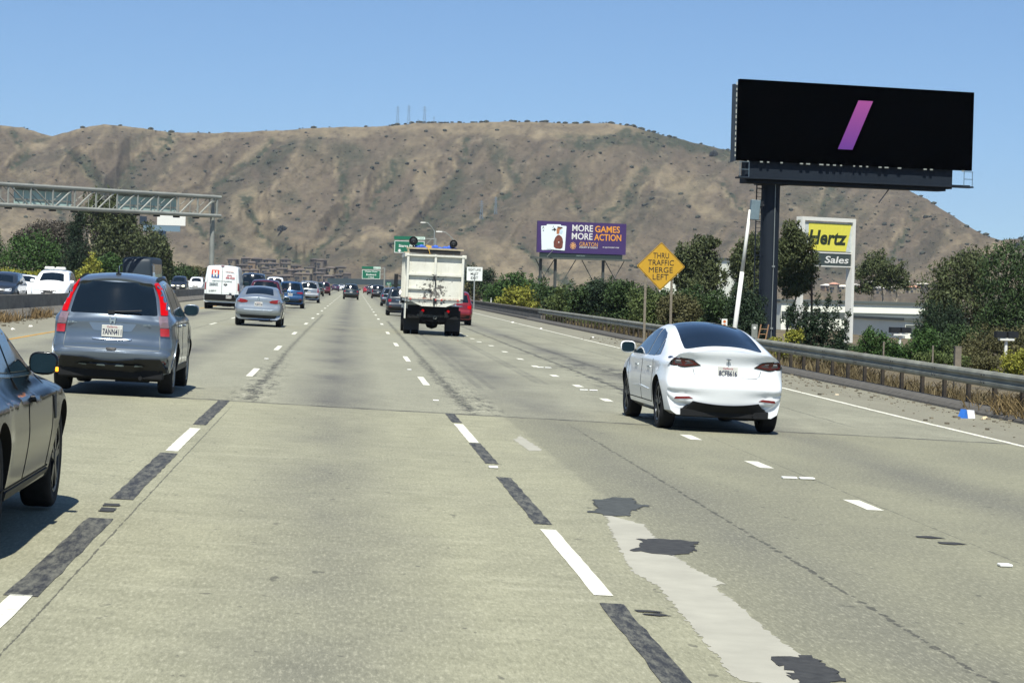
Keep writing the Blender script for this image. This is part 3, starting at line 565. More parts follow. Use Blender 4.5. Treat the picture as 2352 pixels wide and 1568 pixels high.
def plant(name, Y, blobs, mat, label, cat, leaf_px=3.2, dens=1.0, trunk=None, bark=BARKD, grp=None, stretch=1.0, fill=.5, zb=None):
    """blobs: (px, py, rx, ry) as surveyed in the photo, given real position, size and depth at distance Y"""
    rs = np.random.RandomState(abs(hash(label)) % 99999 if False else sum(ord(ch)*(i+1) for i, ch in enumerate(label)) % 99999)
    if cat in ('bush', 'shrub', 'tree') and blobs[0][0] > 1050: Y = max(Y, F*15.4/(min(b[0]-b[2]*.75 for b in blobs)-785)); Y = min(Y, 330)
    k = Y/F; cx = np.mean([b[0] for b in blobs]); base = at(cx, 700, Y); base.z = gz(base.x, Y) if zb is None else zb
    r = empty(name, base, 0, label, cat, grp); W = []
    for (px, py, rx, ry) in blobs:
        p = at(px, py, Y)-base; dep = min(rx, ry*1.4)*k
        for q in range(7):                              # break every mass into smaller irregular lobes
            a, e = rs.rand()*6.28, rs.rand()*1.8-.9
            W.append((p.x+math.cos(a)*rx*k*.5, p.y+math.sin(a)*dep*.5, p.z+e*ry*k*.55, rx*k*rs.uniform(.48, .80), dep*rs.uniform(.5, .8), ry*k*rs.uniform(.46, .76)))
        for q in range(5):
            a = rs.rand()*6.28; ex, ez = math.cos(a), math.sin(a); sc_ = rs.uniform(.16, .34); W.append((p.x+ex*rx*k*rs.uniform(.85, 1.15), p.y+rs.uniform(-.4, .4)*dep, p.z+ez*ry*k*rs.uniform(.85, 1.15), rx*k*sc_, dep*sc_, ry*k*sc_*1.2))
    leaf_px *= 1.0 if max(b[2] for b in blobs) < 30 else 1.35; size = leaf_px*k*.5; area = sum(math.pi*b[3]*b[5] for b in W); n = int(min(26000, dens*2.4*area/(size*size)))
    V, Fc, t = leaves(W, n, size, rs, stretch, fill); leafmesh('crown' if trunk is not None else 'foliage', V, Fc, t, mat, r)
    tm = MB(); lo = min(b[2]-b[5]*.6 for b in W); xs = [b for b in W]
    if trunk is None:
        for q in range(5): b = xs[rs.randint(len(xs))]; tm.tube((b[0]*.3, b[1]*.3, -.1), (b[0], b[1], max(.2, b[2])), size*.5, size*.25, 5)
        tm.build('stem', bark, r)
    else:
        for (px0, py0, pts, rad) in trunk:
            prev = at(px0, py0, Y)-base
            if py0 > 9000: prev = at(px0, 700, Y)-base; prev.z = -.3
            p0 = prev; rr_ = rad*k
            for (a, b_) in pts: nx = at(a, b_, Y)-base+Vector((0, rs.uniform(-.3, .3), 0)); tm.tube(prev, nx, rr_, rr_*.75, 7); prev = nx; rr_ *= .75
            for q in range(6):
                b = xs[rs.randint(len(xs))]; tm.tube(prev.lerp(p0, rs.uniform(0, .35)), (b[0], b[1], b[2]), rr_*.55, rr_*.2, 5)
        tm.build('trunk', bark, r)
    return r
T_ = 99999
# ---- left side, beyond the opposite carriageway
plant('bush', 236, [(20, 600, 60, 52), (80, 575, 52, 42), (130, 600, 44, 46), (60, 620, 90, 38), (-60, 590, 70, 60)], L_GR, 'big rounded dark green bush at the far left behind the oncoming cars', 'bush', 3.2)
plant('bush', 262, [(110, 540, 60, 34), (150, 580, 46, 50), (70, 545, 40, 24)], L_PUR, 'purplish grey bush between the green bush and the dark cypress', 'bush', 3.2)
plant('cypress_tree', 232, [(172, 530, 18, 42), (176, 580, 26, 52), (180, 630, 24, 46), (168, 600, 24, 50), (180, 500, 12, 24)], L_CYP, 'tall dark ivy-covered tree left of the grey eucalyptus', 'tree', 3, trunk=[(178, T_, [(178, 600), (176, 520)], 5)], dens=1.2)
plant('eucalyptus_tree', 300, [(235, 520, 44, 50), (270, 505, 38, 46), (300, 545, 44, 54), (250, 570, 50, 56), (215, 470, 26, 30), (265, 470, 30, 30)], L_EUC, 'large grey-green eucalyptus behind the sign truss, left', 'tree', 3.2, trunk=[(215, T_, [(212, 600), (206, 560), (204, 520)], 4), (262, T_, [(262, 590), (268, 540)], 5)], bark=BARK, grp=None, stretch=1.6)
plant('eucalyptus_tree', 310, [(345, 580, 36, 44), (372, 610, 22, 40), (330, 620, 40, 38)], L_EUC, 'smaller eucalyptus below the far white billboard, left', 'tree', 3.2, trunk=[(345, T_, [(345, 610), (348, 580)], 4)], bark=BARK, stretch=1.6)
plant('bush', 240, [(245, 608, 30, 22), (262, 622, 30, 22)], L_GR, 'bright green rounded bush behind the dark bus', 'bush', 3.2)
plant('bush', 225, [(205, 620, 26, 30), (215, 640, 30, 24)], L_YG, 'yellow green weedy bush right of the dark tall tree', 'bush', 3.2)
plant('bush', 215, [(20, 632, 40, 16), (80, 634, 40, 14)], L_YG, 'low yellow green weeds behind the white oncoming cars', 'bush', 3.2)
plant('bush', 330, [(400, 622, 30, 18), (430, 628, 24, 16), (375, 640, 30, 20)], L_DK, 'low dark bushes behind the oncoming jeep', 'bush', 3)
plant('bush', 420, [(450, 622, 28, 12), (480, 628, 24, 10)], L_BR, 'low brown brush left of the white van', 'bush', 3)
# ---- right side, a belt of shrubs behind the guardrail
plant('bush', 215, [(1120, 668, 22, 16), (1150, 672, 34, 20)], L_DK, 'dark bush right of the white must exit sign', 'bush', 3)
plant('bush', 250, [(1085, 640, 20, 26), (1120, 640, 20, 22)], L_CYP, 'dark conifer-like bush just behind the white must exit sign', 'bush', 3)
plant('bush', 175, [(1180, 652, 44, 22), (1210, 658, 46, 24), (1155, 680, 40, 24)], L_GR, 'green rounded bush left of the purple billboard legs', 'bush', 3)
plant('bush', 150, [(1195, 680, 32, 28), (1165, 690, 30, 22), (1215, 700, 26, 22)], L_YG, 'sunlit yellow green bush by the end of the guardrail', 'bush', 3.2)
bl = [(1265, 680, 36, 32, L_DK, 138, 'first dark shrub under the purple billboard'), (1310, 692, 40, 34, L_OLV, 132, 'olive shrub under the middle of the purple billboard'), (1352, 676, 36, 34, L_DK, 134, 'dark shrub beneath the right half of the purple billboard'),
      (1395, 668, 36, 32, L_CYP, 132, 'taller dark shrub rising right of the purple billboard'), (1440, 678, 40, 36, L_DK, 125, 'dark shrub left of the yellow diamond sign'), (1478, 700, 36, 36, L_OLV, 118, 'olive shrub below the left corner of the yellow diamond sign'),
      (1520, 700, 38, 38, L_DK, 122, 'dark shrub between the posts of the yellow diamond sign'), (1570, 712, 40, 38, L_BR, 112, 'brownish shrub right of the yellow diamond sign post'), (1615, 705, 42, 42, L_DK, 115, 'dark shrub below the eucalyptus with white trunks'),
      (1660, 718, 40, 44, L_DK, 106, 'dark shrub left of the leaning white pole'), (1715, 712, 34, 50, L_CYP, 104, 'dark shrub between the leaning pole and the billboard column')]
for px, py, rx, ry, mt, Y, lb in bl:
    plant('shrub', Y, [(px-rx*.3, py, rx, ry), (px+rx*.4, py+8, rx*.9, ry*.85), (px, py+34, rx*1.2, ry*.75)], mt, lb, 'shrub', 3.3, grp='shrubs behind the guardrail')
for px, py, rx, ry, mt, Y, lb in ((1290, 728, 46, 20, L_BR, 108, 'low brown scrub behind the rail below the purple billboard'), (1380, 740, 50, 22, L_OLV, 98, 'low olive scrub behind the rail, left of the yellow sign'), (1470, 752, 50, 22, L_BR, 92, 'low brown scrub behind the rail at the yellow sign posts'), (1600, 765, 56, 24, L_BR, 84, 'low brown scrub behind the roof of the white sedan')):
    plant('shrub', Y, [(px-20, py, rx*.7, ry), (px+24, py+4, rx*.7, ry)], mt, lb, 'shrub', 3.2, grp='low scrub along the guardrail', dens=.8)
# eucalyptus trees behind
plant('eucalyptus_tree', 165, [(1588, 592, 36, 38), (1622, 612, 40, 46), (1600, 655, 44, 40), (1642, 640, 26, 46), (1618, 560, 30, 20), (1570, 625, 26, 34)], L_EUC, 'eucalyptus with thin white trunks right of the yellow diamond sign', 'tree', 3.1, trunk=[(1590, T_, [(1595, 690), (1604, 650), (1612, 620)], 3.5), (1580, T_, [(1582, 700), (1578, 665)], 3)], bark=BARK, stretch=1.6)
plant('eucalyptus_tree', 160, [(1724, 575, 32, 44), (1706, 620, 28, 48), (1746, 600, 26, 56), (1722, 655, 36, 44)], L_EUC, 'dark eucalyptus just left of the black billboard column', 'tree', 3.1, trunk=[(1722, T_, [(1722, 690), (1720, 640)], 4)], stretch=1.6, dens=1.1)
plant('eucalyptus_tree', 119, [(1820, 540, 24, 32), (1836, 575, 32, 42), (1812, 610, 32, 46), (1850, 622, 26, 46), (1828, 655, 34, 34), (1806, 565, 24, 50)], L_EUC, 'eucalyptus between the billboard column and the yellow rental sign', 'tree', 3.1, trunk=[(1805, T_, [(1812, 720), (1824, 690), (1836, 650)], 3), (1862, T_, [(1863, 720), (1862, 650)], 4)], stretch=1.6, dens=1.1, bark=BARKD)
plant('pine_tree', 190, [(2020, 600, 34, 24), (2045, 620, 36, 28), (1995, 625, 32, 24), (2070, 645, 24, 24), (1985, 655, 26, 20), (2030, 650, 40, 20)], L_EUC, 'thin airy tree with several bare trunks right of the rental sign', 'tree', 3, trunk=[(2030, T_, [(2032, 730), (2028, 670), (2024, 640)], 3), (2005, T_, [(2010, 745), (2000, 700), (2006, 650)], 2.5), (2060, T_, [(2058, 730), (2060, 665)], 2.5)], bark=BARK, dens=.65, fill=.25)
plant('eucalyptus_tree', 150, [(2200, 600, 56, 36), (2165, 650, 56, 56), (2225, 655, 60, 66), (2190, 710, 72, 56), (2255, 615, 40, 46), (2145, 700, 40, 46), (2240, 730, 50, 50)], L_EUC, 'broad dark eucalyptus standing left at the right edge', 'tree', 3.3, trunk=[(2178, T_, [(2180, 740), (2185, 690)], 6)], stretch=1.5, dens=1.2)
plant('eucalyptus_tree', 140, [(2330, 600, 46, 48), (2300, 650, 54, 66), (2350, 690, 56, 70), (2290, 720, 54, 56), (2400, 600, 60, 80), (2340, 760, 60, 50)], L_DK, 'tall dark tree at the right edge of the photo', 'tree', 3.4, trunk=[(2330, T_, [(2325, 760), (2322, 700)], 6)], stretch=1.4, dens=1.2)
plant('cypress_tree', 128, [(2135, 735, 16, 44), (2160, 750, 26, 40), (2110, 770, 20, 30), (2185, 740, 26, 46)], L_CYP, 'dark conifer in front of the broad eucalyptus', 'tree', 3.2, trunk=[(2150, T_, [(2150, 790), (2150, 750)], 4)])
# windswept juniper: upright pointed plumes leaning right
jb = [];
for i, (a, b, c, d) in enumerate(((1822, 690, 1812, 720), (1850, 688, 1835, 735), (1880, 672, 1860, 740), (1905, 668, 1880, 745), (1930, 676, 1900, 760), (1948, 712, 1920, 780), (1945, 735, 1925, 790), (1865, 720, 1850, 770), (1900, 730, 1880, 790), (1830, 730, 1825, 775))):
    for k in range(6): f = k/5; jb.append((a+(c-a)*f+3*f, b+(d-b)*f+12, 6+13*f, 14+9*f))
jb += [(1860, 790, 40, 24), (1900, 805, 44, 24), (1930, 810, 30, 24)]
plant('juniper_bush', 88, jb, L_CYP, 'dark windswept juniper with pointed plumes below the rental sign', 'bush', 3.0, dens=1.3, fill=.35)
for Y, bs, mt, lb in ((78, [(1790, 790, 26, 18), (1825, 770, 20, 20), (1800, 808, 34, 16)], L_YG, 'yellow green weeds at the foot of the billboard column'), (92, [(2010, 790, 34, 36), (1985, 812, 36, 24), (2040, 806, 30, 28)], L_GR, 'bright green bush in front of the white building, left'),
        (95, [(2105, 800, 36, 34), (2080, 815, 40, 28), (2130, 770, 26, 26)], L_GR, 'bright green bush right of the near parking lot lamp'), (80, [(2140, 826, 40, 22), (2180, 830, 44, 26), (2110, 838, 36, 16)], L_OLV, 'olive weeds by the wooden post behind the rail'),
        (112, [(2000, 825, 50, 26), (2070, 835, 50, 24), (1960, 815, 30, 22)], L_DK, 'dark hedge-like growth under the bright green bush, left'), (108, [(2150, 800, 50, 40), (2200, 790, 50, 44), (2120, 830, 50, 30)], L_DK, 'dark thicket behind the wooden post'), (106, [(2270, 800, 50, 46), (2330, 810, 50, 50), (2230, 840, 50, 30)], L_BR, 'tall brown thicket at the right edge below the dark trees'), (86, [(2170, 850, 60, 18), (2070, 848, 50, 14), (2260, 868, 60, 18)], L_OLV, 'low olive weeds along the back of the guardrail, right'),
        (84, [(2235, 830, 40, 30), (2270, 838, 36, 26)], L_BR, 'dry brown brush right of the wooden post'), (76, [(2330, 845, 30, 36), (2350, 820, 20, 24), (2300, 862, 30, 16)], L_YG, 'tall yellow green weeds at the right edge behind the rail'), (74, [(1850, 822, 50, 10), (1930, 838, 50, 10)], L_BR, 'dry low brush behind the rail right of the white sedan')):
    plant('bush', Y, bs, mt, lb, 'bush', 3.0, dens=.85, fill=.3)
# ---- dry grass
def grass(name, n, yr, sr, hgt, label, seed, mats=('463c29', '6d6246'), wpx=.011, clump=True):
    rs = np.random.RandomState(seed); V = []; t = []
    cs = [(rs.uniform(*sr), rs.uniform(*yr)) for _ in range(max(6, n//70))]
    for i in range(n):
        if clump: c = cs[rs.randint(len(cs))]; s, y = c[0]+rs.normal()*.22, c[1]+rs.normal()*.45
        else: s, y = rs.uniform(*sr), rs.uniform(*yr)
        s = min(max(s, sr[0]), sr[1]); z = zr(s, y)-.02; x = s+cv(y); h = hgt*(.35+.9*rs.rand()**1.4); ang = rs.rand()*3.14; w_ = wpx*(.7+.8*rs.rand()); lx, ly = rs.normal()*.35*h, rs.normal()*.35*h; dx, dy = math.cos(ang)*w_, math.sin(ang)*w_
        V += [(x-dx, y-dy, z), (x+dx, y+dy, z), (x+dx*.8+lx*.4, y+dy*.8+ly*.4, z+h*.6), (x-dx*.8+lx*.4, y-dy*.8+ly*.4, z+h*.6), (x-dx*.8+lx*.4, y-dy*.8+ly*.4, z+h*.6), (x+dx*.8+lx*.4, y+dy*.8+ly*.4, z+h*.6), (x+lx*1.05+dx*.2, y+ly*1.05, z+h), (x+lx-dx*.2, y+ly, z+h)]; t += [rs.rand()]*8
    V = np.array(V); o = leafmesh(name, V, np.arange(len(V)).reshape(-1, 4), np.array(t), leafmat(name+' blades '+str(seed), *mats)); tag(o, label, kind='stuff'); return o
grass('dry_grass', 3600, (34, 62), (13.6, 15.6), .32, 'dry straw-coloured grass under and behind the guardrail', 1, wpx=.012)
grass('dry_grass', 4500, (60, 150), (13.8, 16.4), .36, 'dry grass under the farther guardrail', 2, wpx=.018)
grass('dry_grass', 3500, (40, 45.0), (13.0, 15.0), .42, 'tall dry grass at the right edge of the frame', 3, ('544730', '7d6c49'))
grass('dry_grass', 1800, (55, 85), (-11.5, -11.1), .34, 'dry weeds at the foot of the median wall', 4, ('54452f', '7b6848'), wpx=.014)
# ---- litter and gravel along the shoulder
rs = np.random.RandomState(9); mb = MB()
for _ in range(900):
    y = rs.uniform(34, 105); s = 12.95-abs(rs.normal())*.8 if rs.rand() < .8 else rs.uniform(10.6, 12.8); q = .01+rs.rand()**3*.04; mb.box((s+cv(y), y, zr(s, y)+q*.3), (q*1.6, q*1.3, q), rs.rand()*3)
for _ in range(700):
    y = rs.uniform(50, 130); s = -11.45+abs(rs.normal())*.4; q = .02+rs.rand()**2*.06; mb.box((s+cv(y), y, zr(s, y)+q*.3), (q*1.6, q*1.3, q), rs.rand()*3)
tag(mb.build('gravel', M('gravel', '6a6354', .9, var=.6, vs=3)), 'loose gravel and debris on the shoulders', kind='stuff')
def litter(px, py, sz, col, lb):
    p = ground(px, py); b = bmesh.new(); bmesh.ops.create_icosphere(b, subdivisions=2, radius=sz*.62)
    for v in b.verts: v.co = Vector((v.co.x*random.uniform(.7, 1.2), v.co.y*random.uniform(.6, 1.1), max(0, v.co.z)*random.uniform(.4, .9)))
    me = bpy.data.meshes.new('litter'); b.to_mesh(me); b.free(); me.materials.append(M('litter '+col, col, .7)); o = link(bpy.data.objects.new('litter', me)); o.location = p; tag(o, lb, 'litter', 'scraps of litter on the shoulders')
for a in ((2150, 930, .10, 'd8d6cc', 'crumpled white paper left of the blue and white carton'), (2262, 962, .12, 'b8a888', 'tan scrap beside the dry grass at the right edge'), (2285, 958, .09, 'c8c0aa', 'pale scrap right of the blue and white carton'), (1243, 755, .13, 'd8d8d0', 'white scrap on the shoulder below the guardrail end'), (1362, 775, .11, 'd8d8d0', 'white scrap on the shoulder left of the white sedan'), (1178, 741, .16, 'e0e0d8', 'white bag on the shoulder near the bridge rail'), (30, 757, .12, 'd0ccc0', 'white scrap at the foot of the median wall, farthest left'), (70, 750, .11, 'd8d4c8', 'white scrap at the foot of the median wall, nearer the blue car'), (1922, 907, .09, 'a89c84', 'tan scrap on the right shoulder by the kerb')): litter(*a)
p = ground(2217, 960); bx = empty('carton', p, R(20), 'blue and white folded carton lying by the kerb on the right', 'carton'); bx.scale = (.72, .72, .72)
MB().prism([(-.16, 0), (.0, 0), (-.05, .24)], (0, -.12, 0), (1, 0, 0), (0, 0, 1), (0, .26, 0)).build('blue_panel', M('carton blue', '2f6cc0', .5), bx); MB().prism([(.01, 0), (.24, 0), (.2, .22), (-.04, .24)], (0, -.12, 0), (1, 0, 0), (0, 0, 1), (0, .24, 0)).build('white_panel', M('carton white', 'e2e4ea', .5), bx)
# ================================================================= GANTRIES, SIGNS, BILLBOARDS
def pz(v, z): return Vector((v.x, v.y, z))
# ---- overhead truss over the opposite carriageway (sign backs towards us)
A1, A0 = at(498, 453, 190), at(498, 496, 190); B1, B0 = at(0, 419, 175), at(0, 474, 175)
dt = (B1-A1); dt.z = 0; Lh = dt.length; dt.normalize(); pn = Vector((-dt.y, dt.x, 0)); pn = pn if pn.y > 0 else -pn
zt = A1.z; zb_ = A0.z; bay = Lh/10.35; nb = 17
tr = empty('sign_gantry', (A0.x, A0.y, gz(A0.x, A0.y)), 0, 'grey steel truss gantry spanning the opposite lanes, sign backs showing', 'gantry'); o0 = tr.location.copy()
def tp(u, z, d=0): return Vector((A0.x, A0.y, 0))+dt*u+pn*d+Vector((0, 0, z))-o0
ch = MB(); 
for d in (0, 1.0):
    for z in (zt, zb_): ch.tube(tp(-.4, z, d), tp(nb*bay, z, d), .16, n=8)
ch.build('chord', STEEL, tr)
for k in range(nb+1):
    mb = MB()
    for d in (0, 1.0): mb.tube(tp(k*bay, zb_, d), tp(k*bay, zt, d), .085 if d == 0 else .04, n=6)
    mb.tube(tp(k*bay, zt, 0), tp(k*bay, zt, 1.0), .06, n=5).tube(tp(k*bay, zb_, 0), tp(k*bay, zb_, 1.0), .06, n=5); mb.build('strut', STEEL, tr)
    if k < nb:
        mb = MB()
        for d in (0, 1.0):
            a, b = (k+.05, k+.95); 
            q9 = .075 if d == 0 else .035
            if k < 8: mb.tube(tp(a*bay, zt, d), tp(b*bay, zb_, d), q9, n=6)
            else: mb.tube(tp(b*bay, zt, d), tp(a*bay, zb_, d), q9, n=6)
        mb.tube(tp(k*bay, zt, 0), tp((k+1)*bay, zt, 1), .04, n=4).tube(tp(k*bay, zb_, 0), tp((k+1)*bay, zb_, 1), .04, n=4); mb.build('diagonal_brace', STEEL, tr)
for u in (0.05, nb*bay): MB().tube(tp(u, o0.z-.1, .5), tp(u, zb_+.1, .5), .22, .2, 12).tube(tp(u, zb_-.3, .5), tp(u, zt+.2, .5), .16, n=10).build('post', STEEL, tr)
for x0, x1 in ((49, 174), (280, 420)):
    u0 = (498-x1)/498*Lh; u1 = (498-x0)/498*Lh; c = (tp(u0, (zt+zb_)/2+.15, 1.24)+tp(u1, (zt+zb_)/2+.15, 1.24))/2; ang = math.atan2(dt.y, dt.x)
    pnl = MB().box(c, (u1-u0, .06, (zt-zb_)*1.0), ang).build('sign_panel', M('sign aluminium back', 'a9c0b8', .5, 0, var=.1, vs=.6), tr)
    bm_ = MB()
    for f in (.05, .28, .5, .72, .95): bm_.box(tp(u0+(u1-u0)*f, (zt+zb_)/2, 1.36), (.1, .08, zt-zb_+.1), ang)
    for z in (.25, .75): bm_.box(c+Vector((0, 0, (zt-zb_)*(z-.5)))-pn*.06, (u1-u0, .05, .12), ang)
    bm_.build('panel_bracket', STEEL, pnl)
for k in range(11): MB().box(tp((k+.5)*bay*1.0, zb_-.2, 1.5), (.5, .3, .14), math.atan2(dt.y, dt.x)).build('walkway_light', BLK, tr)
# ---- helper for a flat sign board seen from the front
def board(px0, px1, py0, py1, Y, dy=0, dep=.06):
    """returns centre, half width vector direction, width, height; dy = how much farther the right edge is"""
    a = at(px0, (py0+py1)/2, Y); b = at(px1, (py0+py1)/2+.025*(px1-px0), Y+dy); zc = (a.z+b.z)/2; w_ = math.hypot(b.x-a.x, b.y-a.y); h_ = (py1-py0)/F*(Y+dy/2); ang = math.atan2(b.y-a.y, b.x-a.x)
    return Vector(((a.x+b.x)/2, (a.y+b.y)/2, zc)), ang, w_, h_
def face(w_, h_, x, y, off):  # frame on a board in local coordinates
    return Matrix.Translation((x*w_/2, -off, H0+y*h_/2)) @ Matrix.Rotation(R(90), 4, 'X')
# ---- big black billboard with a purple slash
c, ang, bw, bh = board(1695, 2232, 190, 375, 112, 3.3)
gb = gz(c.x, c.y); pc = at(1783, 600, 112.6); bb = empty('billboard', (c.x, c.y, gb), ang, 'huge black billboard with a purple slash on a dark column', 'billboard'); H0 = c.z-gb
BLKP = M('matte black face', '000000', 1, 0, 0, 0, 0); NAVY = M('navy billboard steel', '111b25', .7, 0, .3, var=.12, vs=.5)
MB().box((0, 0, H0), (bw, .3, bh)).build('advert_panel', BLKP, bb)
m, g = newmat('purple slash'); o = g.coord(); sp = g.n.new("ShaderNodeSeparateXYZ"); g.nt.links.new(o, sp.inputs[0])
g.lk(g.mix(g.rng(sp.outputs[2], H0-bh*.32, H0+bh*.32), lin('55267a'), lin('8c3d7c')), g.b.inputs['Base Color']); g.b.inputs['Roughness'].default_value = .6
sl = [(-.107, -.31), (-.045, -.31), (.037, .31), (-.025, .31)]; MB().prism([(a*bw+.30, b*bh+H0+.02) for a, b in sl], (0, -.152, 0), (1, 0, 0), (0, 0, 1), (0, -.012, 0)).build('slash_emblem', m, bb)
z1 = H0-bh/2; ap = MB().box((-.02*bw, .3, z1-.50), (bw*.885, .5, 1.0)).box((-.03*bw, .5, z1-.95), (bw*.85, .9, .35)); ap.build('apron', NAVY, bb)
cw_ = MB().box((0, -.1, z1-.88), (bw*1.0, .55, .08)).box((0, -.1, z1-.8), (bw*.99, .05, .05)); cw_.build('catwalk', NAVY, bb)
rl = MB()
for s in (-1, 1):
    for k in (0, .35, .7): rl.tube((s*(bw/2-.55), -.3, z1-.85+k*1.1), (s*(bw/2-.02), -.3, z1-.85+k*1.1), .02, n=5)
    for k in (0, .5): rl.tube((s*(bw/2-.55+k), -.3, z1-.85), (s*(bw/2-.55+k), -.3, z1-.05), .02, n=5)
rl.build('catwalk_rail', M('rail grey', '5a6a74', .5, .3), bb)
rs = np.random.RandomState(2)
for k in range(34):
    if rs.rand() < .5: x = -bw*.46+bw*.92*k/33; MB().box((x, -.16, z1-.035), (rs.uniform(.08, .26), .04, .07)).build('lettering_edge', M('advert remnant', '80857e', .6), bb)
MB().box((-bw*.5-.10, .1, H0-.16), (.10, .12, bh*.94)).box((-bw*.5-.15, .3, H0-.16), (.05, .3, bh*.96)).build('side_frame', M('side frame', '2c3640', .6), bb)
e = MB()
for k in range(14): e.box((-bw*.5-.10, .03, H0-.44*bh+k*.068*bh), (.05, .02, .11+.05*(k % 3)))
e.build('side_panel_lettering', M('pale print', 'a8aaa0', .6), bb)
pl = Vector((pc.x-c.x, pc.y-c.y, 0)); pl = Matrix.Rotation(-ang, 3, 'Z') @ pl
MB().tube((pl.x, .9, -.2), (pl.x, .9, z1-.9), .47, n=20).build('column', NAVY, bb, smooth=False); MB().box((pl.x, .9, z1-.9), (1.5, 1.0, .5)).box((0, 1.0, z1-.45), (bw*.8, .35, .5)).build('torsion_beam', NAVY, bb)
ld = MB()
for s in (0, .3): ld.tube((pl.x-.95+s, .6, 2.5), (pl.x-.95+s, .6, z1-.8), .035, n=5)
for k in range(30): z = 2.6+k*(z1-3.6)/30; ld.tube((pl.x-.95, .6, z), (pl.x-.65, .6, z), .015, n=4)
for k in range(4): z = 3+k*(z1-4)/3.2; ld.tube((pl.x-.9, .6, z), (pl.x-.4, .8, z), .03, n=4)
ld.build('ladder', NAVY, bb)
cd = [(pl.x+.02, .40, z1-.9), (pl.x+.03, .41, 4), (pl.x+.0, .41, 0)]; MB().path(cd, .022).box((pl.x+.02, .4, 4.2), (.14, .08, .1)).box((pl.x+.01, .4, 1.0), (.14, .08, .1)).build('conduit', GALV, bb)
MB().tube((bw*.08, -.6, z1-1.9), (bw*.155, .2, z1-1.1), .03, n=5).build('cable_arm', NAVY, bb)
# ---- purple casino billboard
c, ang, bw, bh = board(1233.5, 1437, 508, 580, 288, 4); gb = gz(c.x, c.y)-.5
cb = empty('billboard', (c.x, c.y, gb), ang, 'purple billboard with playing cards on steel legs', 'billboard'); H0 = c.z-gb
PUR = M('billboard purple', '3d2a5c', .5, var=.04); MB().box((0, 0, H0), (bw, .25, bh)).build('advert_panel', PUR, cb)
ORA = M('orange lettering', 'd8922e', .5, var=.03); GOLD = M('gold lettering', 'c9944e', .5)
for s_, x, y, w_, h_, mt in (('MORE', .007, .62, .234, .23, WHITE), ('GAMES', .57, .60, .282, .23, ORA), ('MORE', .0, .10, .234, .23, WHITE), ('ACTION', .58, .08, .308, .23, ORA), ('GRATON', .15, -.40, .208, .15, GOLD)):
    text('lettering', s_, w_*bw, h_*bh*.92, face(bw, bh, x, y, .14), mt, cb, bold=.015 if s_ != 'GRATON' else 0, ext=.01)
text('lettering', 'RESORT & CASINO', .205*bw, .055*bh, face(bw, bh, .15, -.60, .14), WHITE, cb, ext=.01); text('lettering', '101 @ ROHNERT PARK', .19*bw, .05*bh, face(bw, bh, .66, -.56, .14), WHITE, cb, ext=.01)
fl = MB()
for k in range(8): a = k*math.pi/4; fl.lathe([(.10, -.005), (.15, -.005), (.15, .005), (.10, .005), (.10, -.005)], (math.cos(a)*.36, -.145, math.sin(a)*.36), 'Y', 12)
fl.lathe([(.0, -.005), (.12, -.005), (.12, .005)], (0, -.145, 0), 'Y', 12)
for q in range(8): a = (q+.5)*math.pi/4; fl.tube((0, -.145, 0), (math.cos(a)*.42, -.145, math.sin(a)*.42), .03, n=4)
f_ = fl.build('flower_emblem', M('emblem coral', 'e8b070', .5), cb); f_.location = (-.162*bw/2-.25, 0, H0-.47*bh/2-.1)
f_.scale = (.85, 1, .95)
CARD = M('playing card white', 'd8e2e2', .5, var=.02)
def card(x, y, w_, h_, rot, off, nm='playing_card'):
    p = MB(); pts = []
    for cx_, cz, a0 in ((w_/2-.08, h_/2-.08, 0), (-w_/2+.08, h_/2-.08, 90), (-w_/2+.08, -h_/2+.08, 180), (w_/2-.08, -h_/2+.08, 270)):
        for a in (0, 45, 90): pts.append((cx_+.08*math.cos(R(a0+a)), cz+.08*math.sin(R(a0+a))))
    p.prism(pts, (0, 0, 0), (1, 0, 0), (0, 0, 1), (0, -.02, 0)); o = p.build(nm, CARD, cb); o.location = (x*bw/2, -off, H0+y*bh/2); o.rotation_euler = (0, rot, 0); return o
def spade(sz):
    return [(0, 1*sz), (.35*sz, .5*sz), (.8*sz, .1*sz), (.75*sz, -.35*sz), (.4*sz, -.5*sz), (.1*sz, -.3*sz), (.25*sz, -.9*sz), (-.25*sz, -.9*sz), (-.1*sz, -.3*sz), (-.4*sz, -.5*sz), (-.75*sz, -.35*sz), (-.8*sz, .1*sz), (-.35*sz, .5*sz)]
def flat(pts, x, z, off, mt, nm, par): return MB().prism([(a+x, b+z) for a, b in pts], (0, -off, 0), (1, 0, 0), (0, 0, 1), (0, -.008, 0)).build(nm, mt, par)
ch_ = bh*.80; c1 = card(-.78, -.06, ch_*.52, ch_*.96, R(-3), .13); flat(spade(.11), -.55, .95, .021, BLACKL, 'spade_pip', c1); text('lettering', 'A', .3, .38, Matrix.Translation((-.55, -.025, 1.35)) @ Matrix.Rotation(R(90), 4, 'X'), BLACKL, c1)
c2 = card(-.64, .02, ch_*.62, ch_*.98, R(-1), .16); c3 = card(-.53, -.04, ch_*.60, ch_*.98, R(3), .19)
flat(spade(.27), -.68, 1.02, .021, BLACKL, 'spade_pip', c3); flat(spade(.1), -.98, .95, .021, BLACKL, 'spade_pip', c3); text('lettering', 'J', .16, .3, Matrix.Translation((-.95, -.025, 1.35)) @ Matrix.Rotation(R(90), 4, 'X'), BLACKL, c3)
flat([(-.62, -1.25), (-.70, -.6), (-.5, .0), (-.25, .3), (.0, .4), (.35, .2), (.55, -.05), (.66, -.55), (.62, -1.25), (.35, -1.45), (-.3, -1.45)], .0, 0, .022, M('robe brown', '6b3a2c', .6, var=.5, vs=2.5), 'figure_robe', c3)
